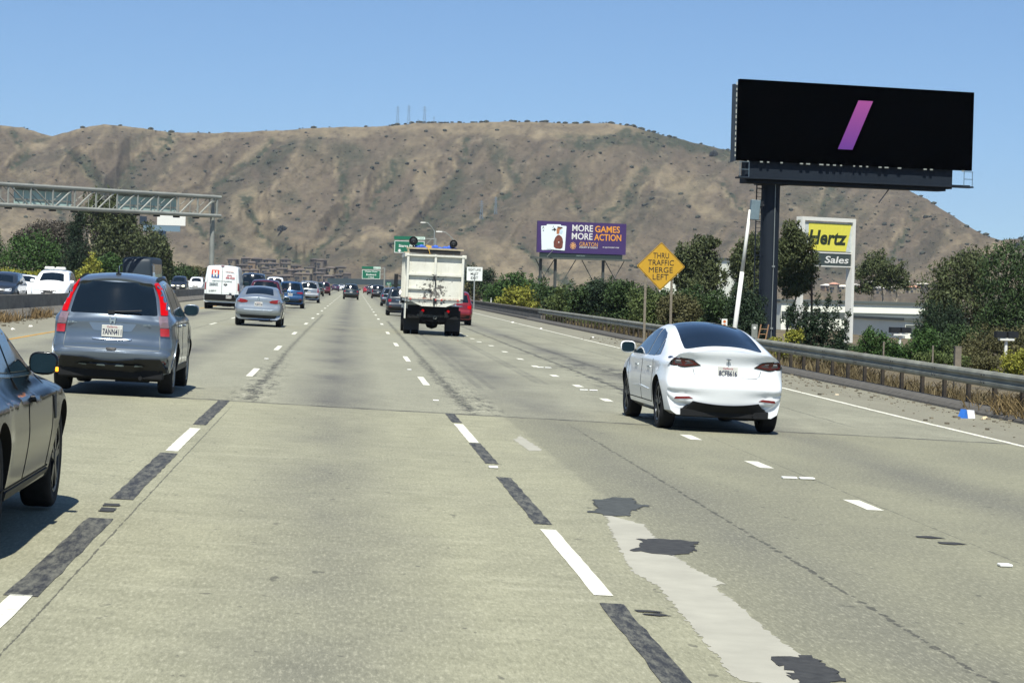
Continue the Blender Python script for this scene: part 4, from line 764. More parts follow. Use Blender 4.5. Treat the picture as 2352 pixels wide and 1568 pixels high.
flat([(-.3, .45), (-.35, 1.1), (-.2, 1.3), (.2, 1.3), (.3, 1.15), (.12, 1.0), (.05, .5)], -.05, 0, .024, M('hair orange', 'a3683f', .6), 'figure_hair', c3); flat([(.0, .55), (.02, 1.05), (.35, 1.1), (.5, .9), (.4, .5)], .02, 0, .026, M('face pale', 'b8cdd8', .6), 'figure_face', c3); flat([(-.3, 1.25), (-.3, 1.45), (.45, 1.42), (.4, 1.22)], 0, 0, .027, M('cap brown', '54382c', .6), 'figure_cap', c3)
flat([(-.1, -.1), (0, .05), (.1, -.1), (0, -.2)], .05, -.5, .03, WHITE, 'figure_button', c3)
z1 = H0-bh/2; GRN = M('dark green steel', '20302e', .7); MB().box((0, .05, z1-.3), (bw*.93, .2, .6)).build('apron', GRN, cb)
text('lettering', 'NON TOUCH', 1.2, .16, Matrix.Translation((-.1, -.06, z1-.3)) @ Matrix.Rotation(R(90), 4, 'X'), M('faint print', '8fa09a', .6), cb)
MB().box((0, -.1, z1-.72), (bw*1.12, .9, .22)).build('catwalk', M('catwalk steel', '4a4f4a', .7), cb)
for fx in (-.44, -.28, .28, .275+.0): pass
for x in (-.44, -.275, .265): MB().box((x*bw, .4, (z1-.8)/2-.2), (.3, .3, z1-.8+.4)).build('leg', M('leg steel', '3e4340', .7), cb)
zk = z1-.85
for xa, xb, dz in ((-.5, -.30, 4.5), (-.05, -.27, 4.5), (.02, .22, 4.2), (.5, .39, 2.4), (.28, .40, 2.4), (-.29, -.40, 2.2)): MB().tube((xa*bw, .3, zk), (xb*bw, .3, zk-dz), .06, n=5).build('brace', M('leg steel', '3e4340', .7), cb)
MB().tube((-.40*bw, -.5, z1-.55), (-.36*bw, -1.1, z1+.25), .05, n=6).build('lamp_arm', GALV, cb)
# ---- yellow diamond sign
c = at(1518, 611.5, 91); k = 91/F; hw = 48.2*k; hh = 57.5*k; ys = empty('traffic_sign', (c.x, c.y, gz(c.x, c.y)), R(-9), 'yellow diamond sign reading THRU TRAFFIC MERGE LEFT on two posts', 'sign'); H0 = c.z-ys.location.z
hw = hh = 56*k; YS = M('sign yellow', 'b0881c', .45, var=.05)
def diamond(s, y, d, mt, nm, r_=.05):
    pts = []
    for a0 in (0, 90, 180, 270):
        for a in (-38, 0, 38): pts.append(((s-r_*1.4)*math.cos(R(a0))+r_*math.cos(R(a0+a)), (s-r_*1.4)*math.sin(R(a0))+r_*math.sin(R(a0+a))))
    return MB().prism([(a, b+H0) for a, b in pts], (0, y, 0), (1, 0, 0), (0, 0, 1), (0, -d, 0)).build(nm, mt, ys)
diamond(hh, 0, .02, YS, 'sign_plate'); diamond(hh-.03, -.0205, .003, BLACKL, 'sign_border'); diamond(hh-.055, -.0240, .003, YS, 'sign_face')
for s_, z, w_ in (('THRU', .44, .58), ('TRAFFIC', .15, .95), ('MERGE', -.15, .88), ('LEFT', -.44, .58)): text('lettering', s_, w_*hh*1.12, .225*hh, Matrix.Translation((0, -.032, H0+z*hh)) @ Matrix.Rotation(R(90), 4, 'X'), BLACKL, ys)
for s_, t_ in ((-.62, .38), (.46, .54)): MB().box((s_, .06, (H0-.35)/2), (.10, .10, H0-.35+.1)).build('post', WOODP, ys)
MB().box((0, .02, H0-.3), (1.3, .04, .1)).build('cross_bar', WOODP, ys)
# ---- rental sign
c, ang, bw, bh = board(1835, 1958, 498, 610, 128, 2.2); gb = gz(c.x, c.y); hz = empty('business_sign', (c.x, c.y, gb), ang, 'white framed yellow car rental sign with a dark Sales panel', 'sign'); H0 = c.z-gb
FR = M('white sign frame', 'd0d0c8', .45, var=.04); t_ = .22; MB().box((0, 0, H0+bh/2-t_/2), (bw, .5, t_)).box((-bw/2+t_/2, 0, (H0+bh/2-t_)/2), (t_, .5, H0+bh/2-t_)).box((bw/2-t_/2, 0, (H0+bh/2-t_)/2), (t_, .5, H0+bh/2-t_)).build('frame', FR, hz)
iw = bw-2*t_; zt_ = H0+bh/2-t_-.06; yh = bh*.60
MB().box((0, 0, zt_-yh/2), (iw, .3, yh)).build('lightbox', M('pale grey acrylic', 'b9c0bc', .3), hz)
MB().prism([(-iw*.40, zt_-yh+.03), (iw*.38, zt_-yh+.03), (iw*.49, zt_-.06), (-iw*.40, zt_-.06)], (0, -.152, 0), (1, 0, 0), (0, 0, 1), (0, -.012, 0)).build('yellow_panel', M('rental yellow', 'd2cb4c', .45, var=.04), hz)
text('lettering', 'Hertz', iw*.80, yh*.50, Matrix.Translation((-.02, -.175, zt_-yh*.52)) @ Matrix.Rotation(R(90), 4, 'X'), M('dark olive print', '26301c', .5), hz, bold=.03, shear=.18)
z2 = zt_-yh-.04; MB().box((0, 0, z2-.04), (iw, .32, .07)).build('divider', FR, hz); z2 -= .08; sh_ = bh*.25; MB().box((0, 0, z2-sh_/2), (iw, .28, sh_)).build('sales_panel', M('charcoal panel', '3a4442', .5), hz); MB().box((0, 0, z2-sh_-.04), (iw, .32, .06)).build('divider', FR, hz)
text('lettering', 'Sales', iw*.50, sh_*.58, Matrix.Translation((iw*.20, -.15, z2-sh_*.5)) @ Matrix.Rotation(R(90), 4, 'X'), WHITE, hz, bold=.015, shear=.15); text('lettering', 'Car', iw*.28, sh_*.55, Matrix.Translation((-iw*.30, -.15, z2-sh_*.5)) @ Matrix.Rotation(R(90), 4, 'X'), WHITE, hz, bold=.015, shear=.15)
# ---- leaning white pole with a grey box
pt, pb = at(1723, 482, 86), at(1687, 760, 86); pb2 = pb+(pb-pt)*.35; wp = empty('leaning_pole', pb2, 0, 'slim white pole leaning right with a grey cabinet at its top', 'pole')
MB().tube((0, 0, 0), (pt-pb2)*.62, .10, .085, 12).tube((pt-pb2)*.62, pt-pb2, .075, .06, 12).build('pole', FR, wp, smooth=True); q = pt-pb2; MB().box(q+Vector((.18, 0, .0)), (.36, .3, .78), 0, R(4), bev=.02).build('cabinet', M('grey cabinet', '5f7076', .5, var=.1), wp); MB().box(q+Vector((.44, 0, .25)), (.14, .16, .2)).tube(q+Vector((.36, 0, .1)), q+Vector((.55, 0, .2)), .03).build('bracket', BLK, wp)
# ---- small roadside bits behind the rail
def panel_sign(px, py, wpx, hpx, Y, mt, lb, nm='traffic_sign', cat='sign', grp=None, post=GALV, down=True, pw=.06):
    c = at(px, py, Y); k = Y/F; r = empty(nm, (c.x, c.y, gz(c.x, c.y)), 0, lb, cat, grp); h = c.z-r.location.z
    MB().box((0, 0, h), (wpx*k, .02, hpx*k)).build('sign_plate', mt, r)
    if down: MB().box((0, .04, h/2), (pw, pw, h)).build('post', post, r)
    return r, h, wpx*k, hpx*k
r, h, w_, h_ = panel_sign(1664, 742, 13, 20, 68, FR, 'small white marker plate with orange spots above the sedan roof'); OR_ = M('orange spot', 'b4602a', .5)
for z in (.05, -.07): MB().lathe([(0, 0), (.045, 0), (.045, -.004)], (0, -.0115, h+z), 'Y', 12).build('orange_spot', OR_, r)
r, h, w_, h_ = panel_sign(1733, 760, 14, 32, 66, M('grey marker', '6f736c', .7), 'grey marker plate with a white disc left of the billboard column'); MB().lathe([(0, 0), (.045, 0), (.045, -.004)], (0, -.0115, h+.1), 'Y', 12).build('white_disc', FR, r)
c = at(1752, 775, 74); la = empty('ladder', (c.x, c.y, gz(c.x, c.y)), 0, 'brown wooden ladder leaning at the foot of the billboard column', 'ladder'); lm_ = M('ladder wood', '8a6a4c', .8); hh_ = (at(1752, 745, 74).z-la.location.z); a = MB()
for s in (-.13, .13): a.tube((s-.18, 0, 0), (s+.08, .1, hh_), .022, n=5)
a.build('side_rail', lm_, la)
for k in range(7): f = .1+k*.13; MB().tube((-.13-.18+.26*f, .1*f, hh_*f), (.13-.18+.26*f, .1*f, hh_*f), .014, n=5).build('rung', lm_, la)
for px, top, Y, wd, lb in ((2200, 797, 58, .17, 'stout weathered wooden post behind the guardrail'), (2030, 786, 72, .05, 'thin grey stake left of the near parking lot lamp'), (2143, 795, 74, .05, 'thin stake right of the near parking lot lamp')):
    t = at(px, top, Y); p = empty('fence_post', (t.x, t.y, gz(t.x, t.y)), 0, lb, 'post'); h = t.z-p.location.z; MB().box((0, 0, h/2), (wd, wd, h), bev=.008).build('shaft', WOODP, p); MB().box((0, 0, h+.012), (wd+.012, wd+.012, .024)).build('cap', WOODP, p)
for px, py, Y, lb in ((2067, 768, 100, 'white T-shaped parking lot lamp, left of two'), (2311, 779, 92, 'white T-shaped parking lot lamp near the right edge')):
    t = at(px, py, Y); p = empty('parking_lamp', (t.x, t.y, gz(t.x, t.y)), 0, lb, 'lamp post', 'parking lot lamps'); h = t.z-p.location.z; k = Y/F
    MB().tube((0, 0, 0), (0, 0, h), .07, n=8).build('pole', FR, p); MB().box((0, 0, h), (34*k, .35, .10)).build('arm', FR, p); MB().box((-.26, 0, h+.20), (.44, .4, .26)).box((.26, 0, h+.20), (.44, .4, .26)).build('lamp_head', BLK, p)
# ---- guardrail
GR = empty('guardrail', (13.3, 60, -.5), label='long galvanised steel guardrail on wooden posts along the right shoulder', cat='guardrail'); gi = Matrix.Translation((-13.3, -60, .5))
prof = [(a_, b_*1.12) for a_, b_ in [(.0, .80), (-.05, .79), (-.085, .745), (-.085, .70), (-.03, .665), (-.03, .635), (-.085, .60), (-.085, .555), (-.05, .51), (0, .50), (.004, .51), (-.04, .522), (-.075, .56), (-.075, .60), (-.02, .635), (-.02, .665), (-.075, .70), (-.075, .745), (-.045, .778), (.004, .79)]]
RB = M('worn guardrail steel', '7a7b70', .7, .05, var=.25, vs=1.6, dirt=.55)
o = sweep('rail_beam', prof, 24, 158, 1.0, RB, RS); o.parent = GR; o.matrix_parent_inverse = gi
PW = M('creosoted post', '352f28', .95, var=.3, vs=5)
for k in range(70):
    y = 25.5+k*1.905; s = RS(y)+.17; o = MB().box((0, 0, .40), (.07, .14, 1.0)).build('post', PW, None); o.location = (s+cv(y), y, zr(s, y)); o.parent = GR; o.matrix_parent_inverse = gi
o = MB()
for k in range(35):
    y = 25.5+k*3.81; s = RS(y); 
    for dy in (-.1, .1):
        for zz in (.81, .65): o.lathe([(0, 0), (.022, 0), (.022, .02)], (s+cv(y)-.10, y+dy, zr(s, y)+zz), 'X', 6)
o = o.build('bolt', BLK, None); o.parent = GR; o.matrix_parent_inverse = gi
# ---- bridge rail beyond it
br = empty('bridge_rail', (14.2+cv(128), 128, 0), label='concrete bridge railing with open balusters at the end of the guardrail', cat='railing'); CN = WALLC; vec = Vector((-14.2-cv(128), -128, 0))
base = MB(); topb = MB()
def q_(y): s = 13.85+.0*y; return Vector((s+cv(y), y, zr(s, y)))+vec
ysb = list(np.arange(158, 286, 6.0))
for a, b in zip(ysb, ysb[1:]):
    A, B = q_(a), q_(b); d = (B-A); an = math.atan2(d.y, d.x); mid = (A+B)/2
    base.box(mid+Vector((0, 0, .18)), (d.length, .3, .5), an); topb.box(mid+Vector((0, 0, .78)), (d.length, .24, .12), an)
    for t in (.1, .35, .6, .85): MB().box(A.lerp(B, t)+Vector((0, 0, .57)), (.3, .2, .32), an).build('baluster', CN, br)
base.build('base_wall', CN, br); topb.build('top_rail', CN, br)
tag(sweep('kerb', [(-.3, -.05), (-.28, .12), (-.02, .15), (.1, -.1)], 167, 300, 4, KERB, lambda y: 13.6), kind='structure')
o = sweep('guardrail', prof, 288, 430, 4, RB, lambda y: 14.0, zoff=0); tag(o, 'distant stretch of guardrail beyond the concrete bridge railing', 'guardrail')
for px, top, Y, lb in ((1128, 684, 222, 'thin white marker post left of the bridge railing'), (1107, 689, 240, 'small marker post beside the red car')):
    t = at(px, top, Y); p = empty('marker_post', (t.x, t.y, gz(t.x, t.y)), 0, lb, 'marker post'); h = t.z-p.location.z; MB().box((0, 0, h/2), (.09, .03, h)).build('shaft', FR, p); MB().box((0, -.02, h-.1), (.08, .01, .12)).build('reflector', GALV, p)
# ---- white must-exit sign
r, h, w_, h_ = panel_sign(1090, 629, 36, 31.5, 225, M('sign white', 'd4d8d2', .5, var=.03), 'white sign reading RIGHT LANE MUST EXIT among bushes', pw=.12)
for s_, z, a in (('RIGHT LANE', .30, .78), ('MUST', .0, .5), ('EXIT', -.30, .46)): text('lettering', s_, a*w_, .19*h_, Matrix.Translation((0, -.02, h+z*h_)) @ Matrix.Rotation(R(90), 4, 'X'), BLACKL, r, bold=.01)
# ---- green exit signs on cantilevers
def green(px0, px1, py0, py1, Y, lines, tabtxt, polepx, lb, arrows=()):
    c, ang, w_, h_ = board(px0, px1, py0, py1, Y, 0); r = empty('exit_sign', (c.x, c.y, gz(c.x, c.y)), 0, lb, 'sign', 'green exit signs on cantilever masts'); H = c.z-r.location.z
    MB().box((0, 0, H-h_*.14), (w_, .06, h_*.72)).build('sign_plate', GREEN, r); MB().box((0, 0, H+h_*.40), (w_, .05, h_*.2)).build('upper_plate', GREEN, r)
    bd = MB(); t = .045*h_
    for z in (H-h_*.14-h_*.345, H-h_*.14+h_*.345): bd.box((0, -.034, z), (w_*.97, .008, t*.7))
    for x in (-1, 1): bd.box((x*w_*.475, -.034, H-h_*.14), (t*.7, .008, h_*.66))
    bd.build('sign_border', WHITE, r)
    tw = w_*.38; MB().box((w_*.5-tw/2, -.03, H+h_*.40), (tw, .02, h_*.16)).build('exit_tab', M('tab white', 'c8d8cc', .5), r); text('lettering', tabtxt, tw*.85, h_*.10, Matrix.Translation((w_*.5-tw/2, -.045, H+h_*.40)) @ Matrix.Rotation(R(90), 4, 'X'), GREEN, r)
    for s_, x, z, a, b in lines: text('lettering', s_, a*w_, b*h_, Matrix.Translation((x*w_, -.04, H+z*h_)) @ Matrix.Rotation(R(90), 4, 'X'), WHITE, r, bold=.02)
    for x, z in arrows: MB().prism([(-.14, .2), (.14, .2), (.14, -.0), (.3, -.0), (0, -.28), (-.3, 0), (-.14, 0)], (x*w_, -.04, H+z*h_), (1, 0, 0), (0, 0, 1), (0, -.01, 0)).build('arrow', WHITE, r)
    p = at(polepx, 600, Y); dx = p.x-c.x; MB().tube((dx, .6, 0), (dx, .6, H+h_*.45), .2, .16, 10).build('mast', STEEL, r)
    a = MB()
    for z in (.38, -.1): a.tube((-w_*.45, .5, H+z*h_), (dx, .6, H+z*h_), .07, n=6)
    for f in (.3, .6, .9): a.tube((-w_*.45+(dx+w_*.45)*f, .55, H+.38*h_), (-w_*.45+(dx+w_*.45)*(f-.2), .55, H-.1*h_), .05, n=5)
    a.build('cantilever_arm', STEEL, r); return r
green(905, 976, 542, 580, 335, [('Sierra Pt', -.12, -.08, .45, .17), ('Ave', .2, -.08, .2, .17)], 'EXIT 426A', 1000, 'large green sign with two down arrows above the dump truck', [(-.32, -.36), (.05, -.36)])
green(831, 874, 611.5, 640, 470, [('Oyster Point', 0, .08, .66, .14), ('Boulevard', 0, -.15, .52, .14), ('1 MILE', 0, -.37, .3, .1)], 'EXIT 425B', 884, 'small green sign with three lines of text over the distant road', [])
r, h, w_, h_ = panel_sign(905-12, 652, 11, 8, 420, GREEN, 'tiny green sign between the dark cars and the dump truck', pw=.15); text('lettering', 'EXIT', w_*.7, h_*.5, Matrix.Translation((0, -.03, h)) @ Matrix.Rotation(R(90), 4, 'X'), WHITE, r)
# ---- street lamps
def lamp(pxb, topy, armpx, army, Y, lb):
    t = at(pxb, topy, Y); b = empty('street_lamp', (t.x, t.y, gz(t.x, t.y)), 0, lb, 'street lamp', 'curved arm street lamps'); h = t.z-b.location.z; a = at(armpx, army, Y); dx = a.x-t.x; dz = a.z-t.z
    MB().tube((0, 0, 0), (0, 0, h), .13, .09, 10).build('pole', GALV, b); MB().path([(0, 0, h), (dx*.35, 0, h+dz*.55), (dx*.7, 0, h+dz*.95), (dx, 0, h+dz)], .06, 6).build('arm', GALV, b); MB().box((dx-.3, 0, h+dz-.03), (.8, .3, .16), bev=.04).build('lamp_head', FR, b)
lamp(998, 531, 976, 511, 345, 'street lamp with its arm reaching left, the higher one above the truck'); lamp(1043, 553, 1014, 532, 285, 'street lamp with its arm reaching left, lower and right of the other'); lamp(1186, 605, 1178, 598, 500, 'distant street lamp')if False else None
# ---- far white billboard on the left
c, ang, bw, bh = board(361, 426, 502, 517, 480, 0); fb = empty('billboard', (c.x-2, c.y, gz(c.x, c.y)), 0, 'far billboard with a white face above a blue grey apron, left', 'billboard'); H0 = c.z-fb.location.z
MB().box((2, 0, H0+.5), (bw, .4, bh+1)).build('advert_panel', FR, fb); MB().box((0, .1, H0-bh/2-.65), (bw*1.3, .5, 1.3)).build('apron', M('blue grey steel', '5f7683', .6), fb); MB().box((-4.0, 0, H0+.2), (1.5, .5, 1.8)).build('side_panel', DSTEEL, fb); MB().tube((0, .3, 0), (0, .3, H0-bh/2-1.2), .9, n=14).build('column', M('column blue', '2c3f55', .6), fb)
# ---- white buildings on the right
WB = M('white stucco', 'dfe1d2', .8, var=.05, vs=.25, dirt=.05); WB2 = M('roof and shadow grey', '4c5350', .8, var=.12, vs=.3)
def building(px0, px1, py0, py1, Y, dep, dy, lb, band=True):
    a, b = at(px0, py0, Y), at(px1, py0+.025*(px1-px0), Y+dy); c = (a+b)/2; ang = math.atan2(b.y-a.y, b.x-a.x); L_ = (b-a).length; zt_ = (a.z+b.z)/2; g_ = gz(c.x, c.y); r = empty('commercial_building', (c.x, c.y, g_), ang, lb, 'building'); h = zt_-g_; Rm = lambda x, y, z: (x, y+dep/2, z)
    MB().box(Rm(0, 0, h/2), (L_, dep, h)).build('wall', WB, r); MB().box(Rm(0, 0, h+.06), (L_+.3, dep+.3, .2)).build('roof', WB2, r)
    if band:
        zb2 = h*.56; MB().box((0, -.03, zb2), (L_*.995, .05, .45)).build('shadow_band', WB2, r); n = int(L_/2.6)  # dark strip painted in for the shadow band across the wall
        for k in range(n):
            if k % 3 != 1: MB().box((-L_/2+1.3+k*2.6, -.02, zb2*.46), (1.8, .04, zb2*.62)).build('window', M('storefront glass', '2d383b', .15), r)
    return r
building(1795, 2125, 692, 850, 175, 14, 1.5, 'long low white commercial building behind the rental sign')
building(2080, 2420, 735, 880, 150, 12, 1, 'grey walled building behind the trees at the right edge')
r = building(1655, 1692, 596, 700, 230, 8, 2, 'small white building glimpsed behind the leaning pole', band=False); MB().box((0, -.05, r.children[0].dimensions.z*.82), (1.6, .06, .6)).build('window', WIN, r)
# ---- dark overpass far down the road
o1 = at(818, 657, 700); o2 = at(905, 658, 700); ov = empty('overpass', ((o1.x+o2.x)/2, 700, 0), 0, 'dark overpass crossing the highway in the far distance', 'bridge'); OVM = M('overpass shade', '2c3a40', .8)
MB().box((0, 0, 2.6), (30, 8, 1.8)).build('deck', OVM, ov)
for x in (-11, -1, 9): MB().box((x, 0, .8), (1.0, 6, 1.8)).build('pier', OVM, ov)
# distant tree line either side of the road
for px, py, rx, ry, Y, mt, lb in ((700, 662, 60, 8, 760, L_DK, 'low dark tree line behind the middle traffic'), (600, 662, 60, 8, 740, L_DK, 'low dark tree line behind the white van'), (530, 650, 40, 9, 720, L_OLV, 'low olive tree line below the hillside houses, left'), (790, 655, 20, 6, 720, L_OLV, 'small distant trees by the far cars'), (935, 662, 40, 9, 640, L_DK, 'distant trees left of the dump truck'), (1060, 655, 30, 18, 330, L_DK, 'dark bushes right of the dump truck'), (1100, 668, 60, 22, 300, L_BR, 'brown brush beyond the distant guardrail')):
    plant('bush', Y, [(px-rx*.4, py, rx*.6, ry), (px+rx*.4, py+2, rx*.6, ry)], mt, lb, 'bush', 3.0, dens=.9)
# ================================================================= VEHICLES
def smooth_line(pts, it=2):
    pts = [np.array(p, float) for p in pts]
    for _ in range(it):
        q = [pts[0]]
        for a, b in zip(pts, pts[1:]): q += [a*.75+b*.25, a*.25+b*.75]
        q.append(pts[-1]); pts = q
    return np.array(pts)
def resample(p, n):
    d = np.r_[0, np.cumsum(np.hypot(*np.diff(p, axis=0).T))]; s = np.linspace(0, d[-1], n); return np.stack([np.interp(s, d, p[:, 0]), np.interp(s, d, p[:, 1])], 1)
def Wfun(sp):
    L_, w0, belt, roof = sp['L'], sp['W']/2, sp['belt'], sp['H']
    tb, sh, rt, ft, gt = sp.get('tumble', .2), sp.get('shoulder', .03), sp.get('rt', .13), sp.get('ft', .24), sp.get('gt', .0); ax = sp['axles']
    def f(y, z):
        t = np.clip((z-belt)/(roof-belt), 0, 1); w_ = w0-tb*t**1.15
        u = np.clip((z-belt+.03)/.10, 0, 1); w_ = w_-sh*u*u*(3-2*u)
        w_ = w_-.06*np.clip((.55-z)/.35, 0, 1)**2+.012*np.exp(-((z-.62)/.12)**2)
        w_ = w_-rt*np.clip((.85-y)/.85, 0, 1)**2.6-ft*np.clip((y-(L_-1.0))/1.0, 0, 1)**2.4-gt*t*np.clip((2.2-y)/2.2, 0, 1)**1.6
        w_ = w_-sp.get('gf', .06)*t*np.clip((y-L_*.55)/(L_*.3), 0, 1)
        for a in ax: w_ = w_+.018*np.exp(-((y-a)/.42)**4)*np.exp(-((z-.62)/.22)**2)
        return w_
    return f
def shell(sp, n=150, nt=12, na=6, ns=22):
    U = resample(smooth_line(sp['top']), n); T_n = np.gradient(U, axis=0); T_n /= np.linalg.norm(T_n, axis=1)[:, None]; N = np.stack([T_n[:, 1], -T_n[:, 0]], 1)   # inward
    k = np.ones(9)/9; N = np.stack([np.convolve(np.pad(N[:, i], 4, 'edge'), k, 'valid') for i in (0, 1)], 1)
    zb_ = sp.get('zb', .26); s = np.linspace(0, 1, n); yb = sp['top'][0][0]+.04+(sp['top'][-1][0]-sp['top'][0][0]-.08)*s; W_ = Wfun(sp)
    ny, nz = np.abs(N[:, 0]), np.abs(N[:, 1]); cr = sp.get('crr', .09)*ny+sp.get('crz', .04)*nz; r = sp.get('rr', .11)*ny+sp.get('rz', .10)*nz
    rows = []
    xw = W_(U[:, 0], U[:, 1])
    for t in np.linspace(0, 1, nt): c = U+N*(cr*t*t)[:, None]; rows.append(np.stack([(xw-r)*t, c[:, 0], c[:, 1]], 1))
    for a in np.linspace(0, math.pi/2, na+1)[1:]:
        c = U+N*(cr+r*(1-math.cos(a)))[:, None]; xx = W_(c[:, 0], c[:, 1])-r*(1-math.sin(a)); rows.append(np.stack([xx, c[:, 0], c[:, 1]], 1))
    S0 = rows[-1][:, 1:]
    for v in np.linspace(0, 1, ns)[1:]:
        y = S0[:, 0]*(1-v)+yb*v; z = S0[:, 1]*(1-v)+(zb_+.02)*v; z = np.maximum(z, zb_) ; rows.append(np.stack([W_(y, z), y, z], 1))
    for t in (.9, .6, 0): y = yb; rows.append(np.stack([W_(y, y*0+zb_)*t, y, y*0+zb_-(.03 if t < .95 else 0)], 1))
    R_ = np.array(rows); m_ = len(R_); full = np.concatenate([R_[::-1]*np.array([-1, 1, 1]), R_[1:]], 0); mm = len(full)       # bottom centre .. top centre .. bottom centre
    V = full.transpose(1, 0, 2).reshape(-1, 3); fs = []
    for i in range(n-1):
        for j in range(mm-1): a = i*mm+j; fs.append((a, a+1, a+mm+1, a+mm))
    fs.append(tuple(range(mm-1, -1, -1))); fs.append(tuple((n-1)*mm+j for j in range(mm)))
    me = bpy.data.meshes.new('body'); me.from_pydata(V.tolist(), [], fs); bm = bmesh.new(); bm.from_mesh(me); bmesh.ops.remove_doubles(bm, verts=bm.verts, dist=.0008); bmesh.ops.recalc_face_normals(bm, faces=bm.faces); bm.to_mesh(me)
    bmesh.ops.triangulate(bm, faces=[f for f in bm.faces if len(f.verts) > 4]); bvh = BVHTree.FromBMesh(bm); bm.free(); me.polygons.foreach_set('use_smooth', [True]*len(me.polygons)); return me, bvh, W_
def cut_arches(me, sp):
    o = bpy.data.objects.new('tmp', me); COL.objects.link(o); cut = MB()
    for y in sp['axles']:
        for s in (-1, 1): cut.tube((s*(sp['W']/2+.1), y, sp['tr']), (s*(sp['W']/2-.34), y, sp['tr']), sp['tr']+sp.get('gap', .055), n=36)
    c = cut.build('cutter', UNDER); md = o.modifiers.new('b', 'BOOLEAN'); md.object = c; md.operation = 'DIFFERENCE'; md.solver = 'EXACT'; md.use_self = True
    try: md.material_mode = 'TRANSFER'
    except Exception: pass
    dg = bpy.context.evaluated_depsgraph_get(); dg.update(); r = bpy.data.meshes.new_from_object(o.evaluated_get(dg)); bpy.data.objects.remove(o); bpy.data.objects.remove(c)
    return r
def rpoly(pts, r=.03, n=3):
    out = []; k = len(pts)
    for i in range(k):
        p, a, b = np.array(pts[i], float), np.array(pts[i-1], float), np.array(pts[(i+1) % k], float); u, v = a-p, b-p; lu, lv = np.linalg.norm(u), np.linalg.norm(v); q = min(r, lu*.45, lv*.45); A, B = p+u/lu*q, p+v/lv*q
        for j in range(n+1): t = j/n; out.append(tuple(A*(1-t)**2+p*2*t*(1-t)+B*t*t))
    return out
PRO = {'rear': lambda a, b: ((a, -3, b), (0, 1, 0)), 'front': lambda a, b: ((a, 9, b), (0, -1, 0)), 'left': lambda a, b: ((-3, a, b), (1, 0, 0)), 'right': lambda a, b: ((3, a, b), (-1, 0, 0)), 'top': lambda a, b: ((a, b, 5), (0, 0, -1))}
def decal(car, name, kind, pts, mat, off=.004, r=.02, step=.08, parent=None, smooth=True):
    if r: pts = rpoly(pts, r)
    bm = bmesh.new(); vs = [bm.verts.new((a, b, 0)) for a, b in pts]; f = bm.faces.new(vs); bmesh.ops.triangulate(bm, faces=[f], ngon_method='BEAUTY')
    lo, hi = np.min(pts, 0), np.max(pts, 0)
    for ax in (0, 1):
        c = math.ceil(lo[ax]/step)*step
        while c < hi[ax]:
            if hi[ax]-lo[ax] > step*1.2:
                no = (1, 0, 0) if ax == 0 else (0, 1, 0); co = (c, 0, 0) if ax == 0 else (0, c, 0); bmesh.ops.bisect_plane(bm, geom=bm.verts[:]+bm.edges[:]+bm.faces[:], dist=1e-5, plane_co=co, plane_no=no)
            c += step
    bm.verts.ensure_lookup_table(); be = [e for e in bm.edges if len(e.link_faces) == 1]; ext = bmesh.ops.extrude_edge_only(bm, edges=be); low = set(g_ for g_ in ext['geom'] if isinstance(g_, bmesh.types.BMVert))
    for v in bm.verts:
        o_, d_ = PRO[kind](v.co.x, v.co.y); hit = car['bvh'].ray_cast(Vector(o_), Vector(d_)); o_, d_ = Vector(o_), Vector(d_)
        if hit[0] is None: h2 = car['bvh'].find_nearest(o_+d_*2.5); p = h2[0]
        else: p = hit[0]
        if kind in ('left', 'right'):
            sg = -1 if kind == 'left' else 1
            if hit[0] is None or abs(p.x) < car['sp']['W']*.30: p = car['bvh'].find_nearest(Vector((sg*car['sp']['W']*.5, v.co.x, v.co.y)))[0]
        v.co = p-d_*(off if v not in low else -.012)
    bmesh.ops.recalc_face_normals(bm, faces=bm.faces); me = bpy.data.meshes.new(name); bm.to_mesh(me); bm.free(); me.materials.append(mat)
    if smooth:
        me.polygons.foreach_set('use_smooth', [True]*len(me.polygons))
        try: me.set_sharp_from_angle(angle=R(40))
        except Exception: pass
    # face the same way as the outside
    return link(bpy.data.objects.new(name, me), parent or car['root'])
def mirrorx(p): return [(-a, b) for a, b in p][::-1]
def line_poly(pts, w_):
    P = [np.array(p, float) for p in pts]; L1, L2 = [], []
    for i, p in enumerate(P):
        d = P[min(i+1, len(P)-1)]-P[max(i-1, 0)]; d /= np.linalg.norm(d); n_ = np.array([-d[1], d[0]])*w_/2; L1.append(tuple(p+n_)); L2.append(tuple(p-n_))
    return L1+L2[::-1]
SEAM = M('panel gap', '0b0d0f', .7, 0, .2)
_wh = {}
